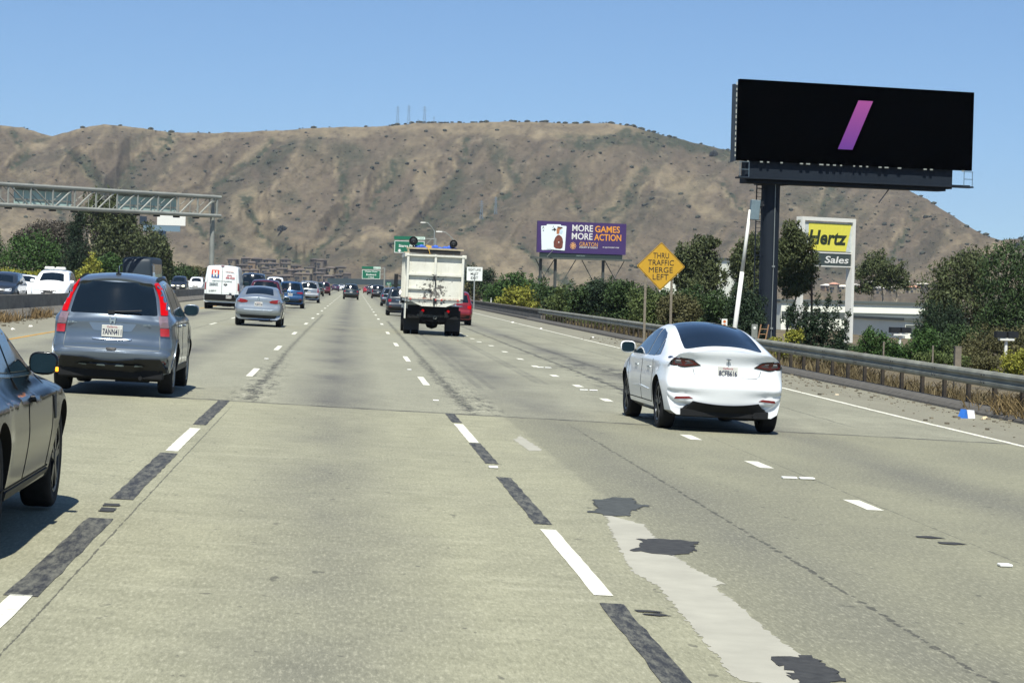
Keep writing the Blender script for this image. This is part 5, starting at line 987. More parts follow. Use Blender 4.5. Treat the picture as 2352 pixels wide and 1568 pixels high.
def wheel_meshes(tr, tw, rim, ri=.68):
    k = (round(tr, 3), tw, rim.name)
    if k not in _wh:
        t = MB().lathe([(tr*ri, -tw/2+.01), (tr*.93, -tw/2), (tr*.985, -tw/2+.02), (tr, -tw/2+.05), (tr, tw/2-.05), (tr*.985, tw/2-.02), (tr*.93, tw/2), (tr*ri, tw/2-.01), (tr*ri, -tw/2+.01)], (0, 0, 0), 'X', 32).build('tyre', RUB, smooth=True)
        r = MB().lathe([(tr*(ri+.01), -tw/2+.03), (tr*(ri+.01), tw/2-.005), (tr*(ri-.05), tw/2-.012), (tr*(ri-.08), tw/2-.09), (.0, tw/2-.10)], (0, 0, 0), 'X', 28)
        for q in range(5):
            a = q*2*math.pi/5
            for da in (-.16, .16): r.prism([(-.022, .03), (.022, .03), (.016, tr*(ri-.03)), (-.016, tr*(ri-.03))], (tw/2-.035, 0, 0), (0, math.cos(a+da), math.sin(a+da)), (0, -math.sin(a+da), math.cos(a+da)), (.025, 0, 0))
        r.lathe([(.065, tw/2-.05), (.055, tw/2-.005), (0, tw/2-.002)], (0, 0, 0), 'X', 16); r = r.build('rim', rim, smooth=False)
        _wh[k] = (t.data, r.data); bpy.data.objects.remove(t); bpy.data.objects.remove(r)
    return _wh[k]
def wheels(car, sp, rim=RIM, detail=True):
    t, r = wheel_meshes(sp['tr'], sp.get('tw', .22), rim)
    for y in sp['axles']:
        for s in (-1, 1):
            w_ = link(bpy.data.objects.new('wheel', t), car['root']); w_.location = (s*(sp['W']/2-sp.get('tw', .22)/2-sp.get('inset', .03)), y, sp['tr'])
            if s < 0: w_.rotation_euler = (0, 0, math.pi)
            if detail: link(bpy.data.objects.new('rim', r), w_)
def plate(car, x, y, z, txt, face_=1, w_=.31, h_=.16, small=False):
    o = MB().box((0, 0, 0), (w_, .012, h_), bev=.004).build('number_plate', PLATE, car['root']); o.location = (x, y, z)
    if face_ < 0: o.rotation_euler = (0, 0, math.pi)
    if txt:
        text('plate_lettering', txt, w_*.90, h_*.50, Matrix.Translation((0, -.0085, -h_*.08)) @ Matrix.Rotation(R(90), 4, 'X'), INK, o, bold=.02, ext=.002)
        text('plate_lettering', 'California', w_*.5, h_*.16, Matrix.Translation((0, -.0085, h_*.36)) @ Matrix.Rotation(R(90), 4, 'X'), M('plate red script', 'a05060', .6), o, ext=.002)
def rear_y(car, x, z): h = car['bvh'].ray_cast(Vector((x, -3, z)), Vector((0, 1, 0))); return h[0].y if h[0] else 0
def mirror(car, sp, side, y, z, mat, sc=1.0, y_off=0):
    s = 1 if side == 'right' else -1; w0 = car['W'](np.array([y]), np.array([z]))[0]
    bm = bmesh.new(); bmesh.ops.create_uvsphere(bm, u_segments=20, v_segments=12, radius=1)
    for v in bm.verts:
        c = v.co; sg = lambda a, p: math.copysign(abs(a)**p, a); c.x, c.z = sg(c.x, .65)*.125, sg(c.z, .65)*.088; c.y = sg(c.y, .8)*.07
        if c.y < -.03: c.y = -.03
        c.x *= 1-.12*(c.z/.088 < 0)*abs(c.z)/.088; c.y += -.25*c.x*0
    me = bpy.data.meshes.new('side_mirror'); bmesh.ops.scale(bm, vec=(sc, sc, sc), verts=bm.verts); bm.to_mesh(me); bm.free(); me.materials.append(mat); me.polygons.foreach_set('use_smooth', [True]*len(me.polygons))
    o = link(bpy.data.objects.new('side_mirror', me), car['root']); o.location = (s*(w0+.10*sc+.02), y, z+.03)
    MB().prism([(math.copysign(abs(math.cos(a))**.6, math.cos(a))*.98, math.copysign(abs(math.sin(a))**.6, math.sin(a))*.98) for a in np.linspace(0, 6.2832, 25)[:-1]], (0, 0, 0), (1, 0, 0), (0, 0, 1), (0, .06, 0)).build('mirror_glass', M('mirror glass', '203238', .12, .5), o); g_ = o.children[0]; g_.scale = (.110*sc, .1, .074*sc); g_.location = (0, -.036*sc, 0)
    MB().box((-s*.13*sc, .01, -.05*sc), (.12*sc, .05, .035), 0, s*R(-20)).build('mirror_arm', BLK, o); return o
def vehicle(name, sp, pt, loc, rz, label, cat='car', grp=None, hi=False, arches=False, n=90, scale=1.0):
    root = empty(name, loc, rz, label, cat, grp, tilt=R(1.7)); root.scale = (1, 1, scale)
    me, bvh, W_ = shell(sp, n=150 if hi else n, nt=12 if hi else 8, na=6 if hi else 4, ns=24 if hi else 14); me.materials.append(pt)
    if arches: me = cut_arches(me, sp)
    try: me.set_sharp_from_angle(angle=R(38))
    except Exception: pass
    b = link(bpy.data.objects.new('body', me), root); b.name = 'body'; car = {'root': root, 'bvh': bvh, 'W': W_, 'sp': sp, 'body': b}
    L_ = sp['L']; W0 = sp['W']; ub = MB().box((0, L_/2, .29), (W0-.36 if arches else W0-.2, L_-.7, .2)); ub.box((.3, .5, .24), (.5, .25, .14)).tube((.45, .1, .24), (.45, .6, .24), .03).build('underbody', UNDER, root); return car
def sx(car, kind, pts, name, mat, **k): decal(car, name, 'right', pts, mat, **k); decal(car, name, 'left', pts, mat, **k)
def both(car, name, pts, mat, kind='rear', **k): return decal(car, name, kind, pts, mat, **k), decal(car, name, kind, mirrorx(pts), mat, **k)
# ------------------------------------------------------------- white electric sedan
TS = dict(L=4.69, W=1.85, H=1.445, belt=.93, tumble=.30, shoulder=.03, rt=.15, gt=.10, ft=.26, axles=(.84, 3.715), tr=.335, tw=.235, inset=.02, crr=.11, rr=.15, rz=.12, crz=.05, zb=.25,
          top=[(.16, .30), (.08, .33), (.045, .46), (.015, .57), (.0, .64), (.045, .71), (.11, .80), (.115, .90), (.06, 1.02), (.03, 1.085), (.05, 1.095), (.14, 1.10), (.42, 1.15), (.75, 1.24), (1.15, 1.345), (1.6, 1.42), (2.1, 1.452), (2.5, 1.445), (2.9, 1.37), (3.3, 1.20), (3.62, 1.03), (4.1, .93), (4.5, .78), (4.67, .58), (4.67, .40), (4.6, .30)])
WPT = M('pearl white paint', 'e4e7e8', .28, 0, .5, .9, .02, 2)
def tesla():
    px = (1508+1788.6)/2; Z = 33.0; c = ground(px, 1000); X = at(px, 1000, Z).x
    car = vehicle('sedan', TS, WPT, (X+.06, Z-.35, gz(X, Z)), R(2.2), 'white electric sedan with black glass roof merging from the right lane', hi=True, arches=True, scale=1.125); r = car['root']
    # rear glass + roof glass as one dark panel
    decal(car, 'rear_window', 'top', [(-.60, .50), (-.52, .44), (0, .40), (.52, .44), (.60, .50), (.585, .9), (.545, 1.4), (.50, 1.9), (-.50, 1.9), (-.545, 1.4), (-.585, .9)], GLASS, r=.06, off=.005)
    decal(car, 'roof_glass', 'top', [(-.50, 1.93), (.50, 1.93), (.505, 2.9), (-.505, 2.9)], GLASS, r=.03, off=.005); decal(car, 'windscreen', 'top', [(-.52, 2.95), (.52, 2.95), (.62, 3.6), (-.62, 3.6)], GLASS, r=.04)
    for k in ('left', 'right'):
        decal(car, 'side_window', k, [(1.98, .965), (3.42, .955), (3.3, 1.05), (2.92, 1.215), (2.48, 1.32), (2.02, 1.34)], GLASS2, off=.007, r=.03)
        decal(car, 'side_window', k, [(1.32, .97), (1.93, .965), (1.97, 1.34), (1.55, 1.28), (1.33, 1.21)], GLASS2, off=.007, r=.03)
        decal(car, 'quarter_window', k, [(1.0, .995), (1.28, .972), (1.29, 1.195), (1.10, 1.10)], GLASS2, off=.007, r=.02)
        for pl_ in ([(1.30, .92), (1.24, .75), (1.29, .45), (1.33, .33)], [(2.22, .93), (2.26, .6), (2.24, .34)], [(3.42, .93), (3.36, .7), (3.38, .36)], [(1.33, .335), (3.38, .335)]): decal(car, 'panel_gap', k, line_poly(pl_, .013), SEAM, off=.003, r=0)
        for y in (1.62, 2.72): decal(car, 'door_handle', k, [(y-.11, .79), (y+.12, .79), (y+.12, .812), (y-.10, .815)], M('handle grey', '8e9698', .3, .5), off=.012, r=.008)
        decal(car, 'door_crease', k, [(1.5, .50), (2.3, .53), (3.0, .50), (2.2, .49)], M('shaded white paint', 'cfd5d8', .35, 0, .5, .8, .02, 2), off=.012, r=.01)  # greyer copy of the white paints shade along the door crease
        decal(car, 'side_reflector', k, [(4.40, .64), (4.5, .63), (4.5, .66), (4.42, .67)], AMBER, off=.006, r=0)
    LP = [(.40, .885), (.53, .962), (.83, .992), (.858, .97), (.850, .873), (.64, .850)]
    for s in (0, 1):
        P = mirrorx(LP) if s else LP; l = decal(car, 'tail_lamp', 'rear', P, M('dark smoked lamp', '14090b', .12, 0, .6, .8), r=.015, off=.006)
        cx_, cz_ = np.mean(LP, 0); Q = [((a-cx_)*.84+cx_, (b-cz_)*.74+cz_) for a, b in LP]; Q = mirrorx(Q) if s else Q; decal(car, 'light_band', 'rear', Q, M('dark red band', '4a0a0e', .2, 0, .5, .5), r=.01, off=.011, parent=l)
        Q = [((a-cx_)*.62+cx_, (b-cz_)*.42+cz_) for a, b in LP]; Q = mirrorx(Q) if s else Q; decal(car, 'lamp_insert', 'rear', Q, M('lamp insert', '39383c', .15, 0, .6, .7), r=.01, off=.015, parent=l)
        Q = [((a-cx_)*.46+cx_+.01, (b-cz_)*.12+cz_+.016) for a, b in LP]; Q = mirrorx(Q) if s else Q; decal(car, 'lamp_bar', 'rear', Q, M('lamp bar', 'a4a8ac', .2, .3), r=.003, off=.018, parent=l)
    decal(car, 'trunk_gap', 'rear', line_poly([(-.52, .845), (-.50, .78), (-.46, .745), (.46, .745), (.50, .78), (.52, .845)], .010), M('soft panel gap', '6a7072', .6), off=.003, r=0)
    for s in (-1, 1): decal(car, 'rear_reflector', 'rear', [(s*.50, .445), (s*.78, .425), (s*.76, .460), (s*.56, .470)], M('dark red reflector', '6a1218', .25, 0, .5, .5), r=.01, off=.006)
    decal(car, 'diffuser', 'rear', [(-.68, .20), (-.64, .32), (-.57, .36), (.57, .36), (.64, .32), (.68, .20)], UNDER, r=.04, off=.022, step=.05); MB().box((0, .25, .255), (1.34, .2, .10), bev=.01).build('lower_valance', UNDER, r)
    yr = rear_y(car, 0, 1.0); tl = MB().prism([(a*.8, b*.7) for a, b in [(-.045, .042), (-.03, .05), (.03, .05), (.045, .042), (.042, .034), (.012, .036), (.004, -.05), (-.004, -.05), (-.012, .036), (-.042, .034)]], (0, yr-.002, .955), (1, 0, 0), (0, 0, 1), (0, -.008, 0)).build('emblem', M('badge grey', '5c6264', .3, .6), r)
    plate(car, 0, rear_y(car, 0, .82)-.02, .81, '8CFB616', w_=.305, h_=.155); decal(car, 'plate_recess', 'rear', [(-.40, .845), (.40, .845), (.22, .74), (-.22, .74)], M('shaded white paint', 'cfd5d8'), r=.05, off=.003)  # recess shade is put into the greyer white
    wheels(car, TS, DRIM); mirror(car, TS, 'left', 3.35, 1.0, WPT); mirror(car, TS, 'right', 3.35, 1.0, WPT)
    for s in (-.38, .38): MB().box((s, 1.95, 1.12), (.28, .1, .2), bev=.04)
tesla()
# ------------------------------------------------------------- blue grey suv
CS = dict(L=4.52, W=1.82, H=1.68, belt=1.06, tumble=.25, shoulder=.05, rt=.12, gt=.06, ft=.26, axles=(.86, 3.48), tr=.345, tw=.225, inset=.015, crr=.09, rr=.13, rz=.13, crz=.035, zb=.30,
          top=[(.20, .36), (.08, .38), (.03, .48), (.0, .56), (.0, .60), (.045, .615), (.09, .63), (.085, .70), (.08, .745), (.12, .78), (.125, .95), (.11, 1.05), (.15, 1.11), (.26, 1.33), (.385, 1.56), (.40, 1.60), (.37, 1.625), (.42, 1.65), (.7, 1.69), (1.4, 1.715), (2.1, 1.69), (2.6, 1.60), (3.0, 1.40), (3.38, 1.14), (3.9, 1.05), (4.35, .90), (4.5, .65), (4.47, .4), (4.4, .33)])
CPT = M('blue grey metallic paint', '56626f', .30, .4, .5, .9, .03, 2)
def crv():
    px = 265; Z = 34.2; X = at(px, 890, Z).x; car = vehicle('suv', CS, CPT, (X-.03, Z-.75, gz(X, Z)+.02), R(-.4), 'blue grey suv braking in the left lane ahead of the black car', hi=True, arches=True, scale=1.07); r = car['root']
    decal(car, 'rear_window', 'rear', [(-.655, 1.125), (.655, 1.125), (.60, 1.38), (.53, 1.575), (-.53, 1.575), (-.60, 1.38)], GLASS, r=.03, off=.006)
    LU = [(.70, 1.135), (.80, 1.135), (.77, 1.30), (.67, 1.50), (.60, 1.59), (.558, 1.585), (.655, 1.36)]; LM = [(.668, 1.125), (.80, 1.125), (.835, .96), (.70, .96)]; LL = [(.705, .95), (.838, .95), (.846, .84), (.715, .84)]
    for s in (0, 1):
        f = (lambda q: mirrorx(q)) if s else (lambda q: q); decal(car, 'brake_lamp', 'rear', f(LU), TAILON, r=.02, off=.022, step=.05); decal(car, 'lamp_lens', 'rear', f(LM), M('clear lamp lens', '75636a', .25, .1, .5, .6), r=.01, off=.022); decal(car, 'tail_lamp', 'rear', f(LL), M('red lamp lens', 'a3202c', .2, 0, .5, .6), r=.01, off=.022)
        decal(car, 'rear_reflector', 'rear', f([(.60, .455), (.82, .445), (.80, .485), (.62, .495)]), TAIL, r=.01, off=.008); decal(car, 'reflector_bezel', 'rear', f([(.50, .462), (.59, .457), (.61, .472), (.52, .478)]), CHROME, r=.005, off=.008)
    for k in ('left', 'right'):
        decal(car, 'side_window', k, [(.55, 1.20), (.98, 1.14), (1.0, 1.56), (.80, 1.52)], GLASS2, r=.04, off=.006); decal(car, 'side_window', k, [(1.05, 1.13), (1.92, 1.10), (1.92, 1.58), (1.05, 1.57)], GLASS2, r=.03, off=.006); decal(car, 'side_window', k, [(2.0, 1.10), (3.1, 1.10), (2.78, 1.38), (2.5, 1.53), (2.0, 1.58)], GLASS2, r=.03, off=.006)
        for pl_ in ([(1.03, 1.1), (1.10, .8), (1.25, .6), (1.28, .42)], [(1.96, 1.1), (1.96, .42)], [(3.12, 1.08), (3.02, .7), (3.05, .42)]): decal(car, 'panel_gap', k, line_poly(pl_, .014), SEAM, off=.003, r=0)
        for y in (1.32, 2.25): decal(car, 'door_handle', k, [(y-.1, .955), (y+.1, .955), (y+.1, .99), (y-.1, .99)], CPT, off=.03, r=.012)
        decal(car, 'sill', k, [(1.2, .31), (3.1, .31), (3.1, .41), (1.2, .41)], BLK, off=.01, r=.02)
        decal(car, 'roof_rail', 'top', [(s_*.56, y) for s_, y in (((-1, .75), (-1, 2.3)) if k == 'left' else ((1, .75), (1, 2.3)))]+[(s_*.60, y) for s_, y in (((-1, 2.3), (-1, .75)) if k == 'left' else ((1, 2.3), (1, .75)))], BLK, off=.03, r=0)
        decal(car, 'wheel_arch_trim', k, line_poly([(CS['axles'][0]+.43*math.cos(a), .345+.43*math.sin(a)) for a in np.linspace(-.1, math.pi+.1, 12)], .05), CPT, off=.010, r=0, step=.2)
    decal(car, 'tailgate_gap', 'rear', line_poly([(-.70, .84), (-.72, .68), (-.71, .635), (.71, .635), (.72, .68), (.70, .84)], .010), M('soft panel gap', '6a7072'), off=.003, r=0)
    decal(car, 'plate_recess', 'rear', [(-.36, .995), (.36, .995), (.28, .885), (-.28, .885)], M('recess shade paint', '66788e', .35, .4, .5, .7, .03, 2), r=.03, off=.003)
    decal(car, 'chrome_trim', 'rear', [(-.30, .785), (.30, .785), (.28, .765), (-.28, .765)], M('bright blue grey trim', 'aab8ca', .2, .6, .5, .9), r=.008, off=.022)
    decal(car, 'lower_bumper', 'rear', [(-.87, .20), (-.85, .40), (-.6, .415), (.6, .415), (.85, .40), (.87, .20)], BLK, r=.02, off=.03)
    MB().box((0, .30, .30), (1.56, .25, .16), bev=.02).build('lower_valance', UNDER, r)
    for x in (-.42, -.14, .14, .42): decal(car, 'bumper_insert', 'rear', [(x-.07, .395), (x+.07, .395), (x+.05, .415), (x-.05, .415)], M('silver insert', '8fa0aa', .3, .5), r=.005, off=.036)
    decal(car, 'tailgate_handle', 'rear', [(-.08, .655), (.08, .655), (.065, .615), (-.065, .615)], BLK, r=.01, off=.016)
    wy = rear_y(car, 0, 1.16); MB().path([(-.02, wy-.03, 1.155), (.16, wy-.035, 1.165), (.42, wy+.0, 1.185)], .011).box((-.03, wy-.03, 1.15), (.10, .03, .05)).build('rear_wiper', BLK, r)
    hy = rear_y(car, 0, 1.03); em = MB().prism([(-.055, .05), (-.03, .055), (-.02, .01), (.02, .01), (.03, .055), (.055, .05), (.035, -.05), (.018, -.05), (.013, -.012), (-.013, -.012), (-.018, -.05), (-.035, -.05)], (0, hy-.004, 1.035), (1, 0, 0), (0, 0, 1), (0, -.014, 0)).build('emblem', CHROME, r)
    text('badge', 'CR-V', .19, .028, Matrix.Translation((-.58, rear_y(car, -.58, .985)-.004, .985)) @ Matrix.Rotation(R(90), 4, 'X'), CHROME, r, bold=.02); text('badge', 'AWD', .12, .024, Matrix.Translation((.50, rear_y(car, .5, .985)-.004, .985)) @ Matrix.Rotation(R(90), 4, 'X'), CHROME, r, bold=.02)
    plate(car, 0, rear_y(car, 0, .88)-.02, .885, '7ANN411', w_=.31, h_=.165)
    MB().tube((0, .62, 1.67), (0, .58, 1.78), .02, .008).box((0, .64, 1.685), (.07, .12, .03)).build('roof_antenna', BLK, r)
    wheels(car, CS, RIM); mirror(car, CS, 'right', 3.1, 1.16, CPT); mirror(car, CS, 'left', 3.1, 1.16, CPT)
crv()
# ------------------------------------------------------------- black car in the foreground
BS = dict(L=4.95, W=1.90, H=1.45, belt=.84, tumble=.30, shoulder=.09, rt=.16, gt=.08, ft=.26, axles=(1.05, 4.0), tr=.345, tw=.235, inset=.02, crr=.10, rr=.14, rz=.11, crz=.04, zb=.24, gap=.06,
          top=[(.16, .30), (.04, .4), (0, .62), (.05, .9), (.1, 1.05), (.5, 1.12), (1.1, 1.32), (1.6, 1.43), (2.2, 1.46), (2.7, 1.40), (3.2, 1.20), (3.6, 1.02), (4.1, .95), (4.6, .82), (4.9, .62), (4.93, .42), (4.85, .28)])
BPT = M('black car paint', '0c0e0f', .14, .0, .28, .0, .03, 2)
def blackcar():
    fy = 17.2; X = -2.17-.95+.0; car = vehicle('sedan', BS, BPT, (X, fy-4.0, gz(X, fy)+.0), R(-.2), 'black car cut off by the left edge of the photo, mirror indicator lit', hi=True, arches=True, scale=1.12); r = car['root']
    for k in ('left', 'right'):
        decal(car, 'side_window', k, [(1.25, 1.02), (2.2, .985), (2.2, 1.36), (1.6, 1.31)], GLASS2, r=.03, off=.006); decal(car, 'side_window', k, [(2.28, .985), (3.35, .965), (3.05, 1.16), (2.7, 1.30), (2.28, 1.365)], GLASS2, r=.03, off=.006)
        decal(car, 'chrome_trim', k, line_poly([(1.2, 1.0), (2.2, .965), (3.45, .945)], .018), CHROME, off=.008, r=0)
        for pl_ in ([(2.24, .96), (2.26, .6), (2.22, .33)], [(3.42, .94), (3.46, .75), (3.38, .34)], [(1.3, .33), (3.5, .33)], [(3.62, .90), (4.3, .86), (4.75, .72)]): decal(car, 'panel_gap', k, line_poly(pl_, .012), SEAM, off=.003, r=0)
        decal(car, 'door_handle', k, [(2.42, .80), (2.64, .80), (2.64, .835), (2.42, .84)], BPT, off=.03, r=.012); decal(car, 'sill', k, [(1.5, .25), (3.55, .25), (3.55, .31), (1.5, .31)], BLK, off=.01, r=.01)
        decal(car, 'headlamp', k, [(4.45, .70), (4.78, .62), (4.72, .72), (4.5, .80)], HEAD, off=.006, r=.01)
        decal(car, 'fender_vent', k, [(3.50, .80), (3.60, .80), (3.57, .64), (3.52, .64)], BLK, off=.005, r=.008)
    wheels(car, BS, DRIM); mo = mirror(car, BS, 'right', 3.22, .985, BPT, .86); mirror(car, BS, 'left', 3.22, .985, BPT, .86)
    MB().box((.100, -.022, -.035), (.022, .02, .03), bev=.005).build('indicator_lamp', AMBER, mo)
    decal(car, 'windscreen', 'top', [(-.56, 2.75), (.56, 2.75), (.68, 3.5), (-.68, 3.5)], GLASS, r=.04)
blackcar()
# ------------------------------------------------------------- generic traffic
SUVT = [(.20, .36), (.06, .42), (0, .58), (.03, .70), (.09, .80), (.09, 1.02), (.13, 1.10), (.30, 1.38), (.42, 1.56), (.46, 1.63), (.8, 1.685), (1.5, 1.70), (2.2, 1.67), (2.7, 1.56), (3.1, 1.36), (3.45, 1.12), (4.0, 1.04), (4.4, .90), (4.55, .65), (4.52, .4), (4.44, .33)]
SEDT = [(.16, .32), (.04, .42), (0, .60), (.04, .72), (.08, .84), (.06, 1.0), (.09, 1.06), (.4, 1.09), (.62, 1.14), (1.1, 1.33), (1.6, 1.43), (2.2, 1.455), (2.6, 1.42), (3.0, 1.27), (3.4, 1.05), (4.0, .96), (4.4, .80), (4.52, .58), (4.5, .40), (4.42, .30)]
def sps(kind, W0=1.85, H=1.68, L=4.56):
    if kind == 'suv': t = [(y*L/4.55, z*(1 if z < .9 else 1+(H/1.70-1)*min(1, (z-.9)/.5))) for y, z in SUVT]; return dict(L=L, W=W0, H=H, belt=1.05*(.5+.5*H/1.68), tumble=.22, shoulder=.045, rt=.12, gt=.05, ft=.22, axles=(.85, L-1.02), tr=.36, tw=.23, inset=.02, zb=.30, top=t)
    t = [(y*L/4.52, z*H/1.455) for y, z in SEDT]; return dict(L=L, W=W0, H=H, belt=.92, tumble=.26, shoulder=.035, rt=.14, gt=.07, ft=.22, axles=(.88, L-.95), tr=.325, tw=.22, inset=.02, zb=.27, top=t)
def rear_kit(car, kind, lit=False, lamps='side', badge=True, txt='6KTR291', dark_low=True):
    sp = car['sp']; H = sp['H']; h = sp['W']/2; T = TAILON if lit else TAIL
    if kind == 'suv':
        zt, z0 = H-.13, sp['belt']+.07; decal(car, 'rear_window', 'rear', [(-h*.74, z0), (h*.74, z0), (h*.62, zt), (-h*.62, zt)], GLASS, r=.04, off=.006, step=.15)
        if lamps == 'side': both(car, 'tail_lamp', [(h*.68, .98), (h*.90, 1.0), (h*.90, .82), (h*.70, .84)], T, r=.02, off=.012, step=.12)
        elif lamps == 'tall': both(car, 'tail_lamp', [(h*.78, 1.20), (h*.86, 1.20), (h*.91, .84), (h*.78, .84)], T, r=.02, off=.012, step=.12)
        else: both(car, 'tail_lamp', [(h*.45, .99), (h*.88, 1.03), (h*.90, .90), (h*.5, .92)], T, r=.02, off=.012, step=.12)
        decal(car, 'lower_bumper', 'rear', [(-h*.86, .50), (h*.86, .50), (h*.8, .34), (-h*.8, .34)], BLK, r=.03, off=.012, step=.2); both(car, 'rear_reflector', [(h*.66, .54), (h*.84, .53), (h*.82, .57), (h*.66, .575)], TAIL, r=.006, off=.01)
        decal(car, 'chrome_trim', 'rear', [(-h*.42, .93), (h*.42, .93), (h*.40, .96), (-h*.40, .96)], CHROME, r=.006, off=.014, step=.3); zp = .82
    else:
        decal(car, 'rear_window', 'top', [(-h*.60, .66), (h*.60, .66), (h*.53, 1.42), (-h*.53, 1.42)], GLASS, r=.06, off=.006, step=.15); both(car, 'tail_lamp', [(h*.44, .90), (h*.56, .95), (h*.88, .985), (h*.90, .88), (h*.72, .83), (h*.5, .85)], T, r=.02, off=.012, step=.12)
        decal(car, 'lower_bumper', 'rear', [(-h*.80, .40), (h*.80, .40), (h*.72, .30), (-h*.72, .30)], BLK, r=.03, off=.012, step=.2); zp = .80
    plate(car, 0, rear_y(car, 0, zp)-.022, zp, txt)
    if badge: y = rear_y(car, 0, 1.0); MB().lathe([(0, 0), (.05, 0), (.055, .006)], (0, y-.012, 1.0), 'Y', 14).build('emblem', CHROME, car['root'])
def side_kit(car, kind):
    sp = car['sp']; L_ = sp['L']; H = sp['H']; b = sp['belt']
    for k in ('left', 'right'):
        if kind == 'suv': decal(car, 'side_window', k, [(.62, b+.09), (1.95, b+.05), (1.95, H-.13), (.95, H-.15)], GLASS2, r=.04, off=.006, step=.2); decal(car, 'side_window', k, [(2.03, b+.05), (3.15, b+.05), (2.6, H-.20), (2.03, H-.13)], GLASS2, r=.04, off=.006, step=.2)
        else: decal(car, 'side_window', k, [(1.0, b+.08), (2.05, b+.05), (2.05, H-.12), (1.5, H-.15)], GLASS2, r=.04, off=.006, step=.2); decal(car, 'side_window', k, [(2.12, b+.05), (3.2, b+.04), (2.7, H-.22), (2.12, H-.12)], GLASS2, r=.04, off=.006, step=.2)
    y0 = L_*.58
    decal(car, 'windscreen', 'top', [(-.56, L_*.60), (.56, L_*.60), (.66, L_*.735), (-.66, L_*.735)], GLASS, r=.04, step=.08, off=.012)
def front_kit(car, kind, lit=False, grille=BLK, txt='8HRT620'):
    sp = car['sp']; h = sp['W']/2; L_ = sp['L']; H = sp['H']
    zt, z0 = (H-.10, sp['belt']+.12) if kind == 'suv' else (H-.10, 1.06)
    decal(car, 'grille', 'front', [(-h*.42, .74), (h*.42, .74), (h*.38, .56), (-h*.38, .56)], grille, r=.03, off=.012, step=.2); both(car, 'headlamp', [(h*.46, .80), (h*.80, .84), (h*.80, .70), (h*.48, .70)], HEADON if lit else HEAD, kind='front', r=.03, off=.012, step=.15)
    decal(car, 'lower_bumper', 'front', [(-h*.7, .46), (h*.7, .46), (h*.64, .36), (-h*.64, .36)], BLK, r=.03, off=.012, step=.2)
    hit = car['bvh'].ray_cast(Vector((0, 9, .5)), Vector((0, -1, 0))); plate(car, 0, hit[0].y+.02, .5, txt, face_=-1)
def traffic(name, kind, W0, H, L, col, metal, px, py, Z, label, cat='car', lit=False, lamps='side', grp=None, rev=False, txt='6KTR291', mirrors=True, shift=0):
    sp = sps(kind, W0, H, L); X = at(px, py, Z).x; z = gz(X, Z); hd = -math.atan((cv(Z+5)-cv(Z))/5)
    car = vehicle(name, sp, paint('paint '+col, col, metal), (X, Z, z), hd+(math.pi if rev else 0), label, cat, grp, n=80, arches=Z < 200, scale=1.07)
    if rev: car['root'].rotation_euler[1] = -R(1); car['root'].location.y = Z+L
    if rev: front_kit(car, kind, lit, txt=txt); side_kit(car, kind)
    else: rear_kit(car, kind, lit, lamps, txt=txt); side_kit(car, kind)
    wheels(car, sp, RIM, detail=Z < 220); pt = car['body'].data.materials[0]
    if mirrors: mirror(car, sp, 'left', L*.69, sp['belt']+.06, pt); mirror(car, sp, 'right', L*.69, sp['belt']+.06, pt)
    return car
fo = traffic('sedan', 'sedan', 1.83, 1.47, 4.5, '8d959b', .5, 591, 745, 86, 'silver compact car in the left lane, right of the white van', txt='7LBX318')
decal(fo['car'] if 'car' in fo else fo, 'bumper_highlight', 'rear', [(-.62, .62), (.62, .62), (.5, .57), (-.5, .57)], M('silver highlight', 'c3c9cc', .25, .5), r=.02, off=.01, step=.2)  # paler patch paints a highlight onto the bumper
traffic('suv', 'suv', 1.86, 1.68, 4.6, '1d4266', .5, 665, 700, 149, 'bright blue suv with a sun glint on its tailgate', lamps='wide', cat='car')
traffic('suv', 'suv', 1.92, 1.78, 4.8, '8b8f92', .6, 708, 690, 194, 'silver grey suv just ahead of the blue suv', lamps='tall')
traffic('suv', 'suv', 1.85, 1.70, 4.6, '26352f', .3, 727, 680, 292, 'dark green black suv between the silver and maroon suvs')
traffic('suv', 'suv', 1.86, 1.80, 4.7, '4e1820', .4, 744, 677, 322, 'dark maroon suv farthest of the row in the left lane')
traffic('van', 'suv', 1.95, 2.0, 5.0, 'dcdedd', 0, 629, 690, 214, 'white high-roofed van partly hidden behind the silver compact', cat='van')
traffic('minivan', 'suv', 1.95, 1.72, 5.0, '4a1824', .3, 606, 700, 125, 'maroon minivan whose roof shows above the silver compact', cat='van')
traffic('pickup_truck', 'suv', 2.0, 2.1, 5.2, '1d252c', .2, 578, 690, 152, 'dark van right of the white van, roof above the silver compact', cat='van')
traffic('suv', 'suv', 1.92, 1.75, 4.7, '14201f', .2, 805.5, 685, 264, 'black suv alone in the middle lane straight ahead', lamps='side')
traffic('sedan', 'sedan', 1.8, 1.45, 4.5, '3a2c44', .3, 770, 670, 500, 'tiny dark purple car in the distance left of the black suv'); traffic('sedan', 'sedan', 1.8, 1.5, 4.5, 'd4d6d8', .1, 784, 668, 520, 'tiny white car in the distance beside the purple one')
traffic('sedan', 'sedan', 1.8, 1.45, 4.5, 'a02028', .1, 843, 672, 490, 'tiny bright red car in the distance right of the black suv'); traffic('suv', 'suv', 1.9, 1.75, 4.7, '1c2027', .2, 854, 675, 418, 'small black suv second from the red car in the right lane')
traffic('suv', 'suv', 1.95, 1.8, 4.8, '14161a', .3, 868, 683, 314, 'black suv with glints between small cars left of the dump truck', lamps='tall'); traffic('suv', 'suv', 1.86, 1.62, 4.6, '3a4552', .4, 897, 698, 203, 'dark slate crossover third ahead left of the dump truck'); traffic('suv', 'suv', 1.9, 1.76, 4.7, '2c3136', .4, 921, 715, 141, 'dark grey suv half hidden behind the left side of the dump truck', lamps='side', lit=False)
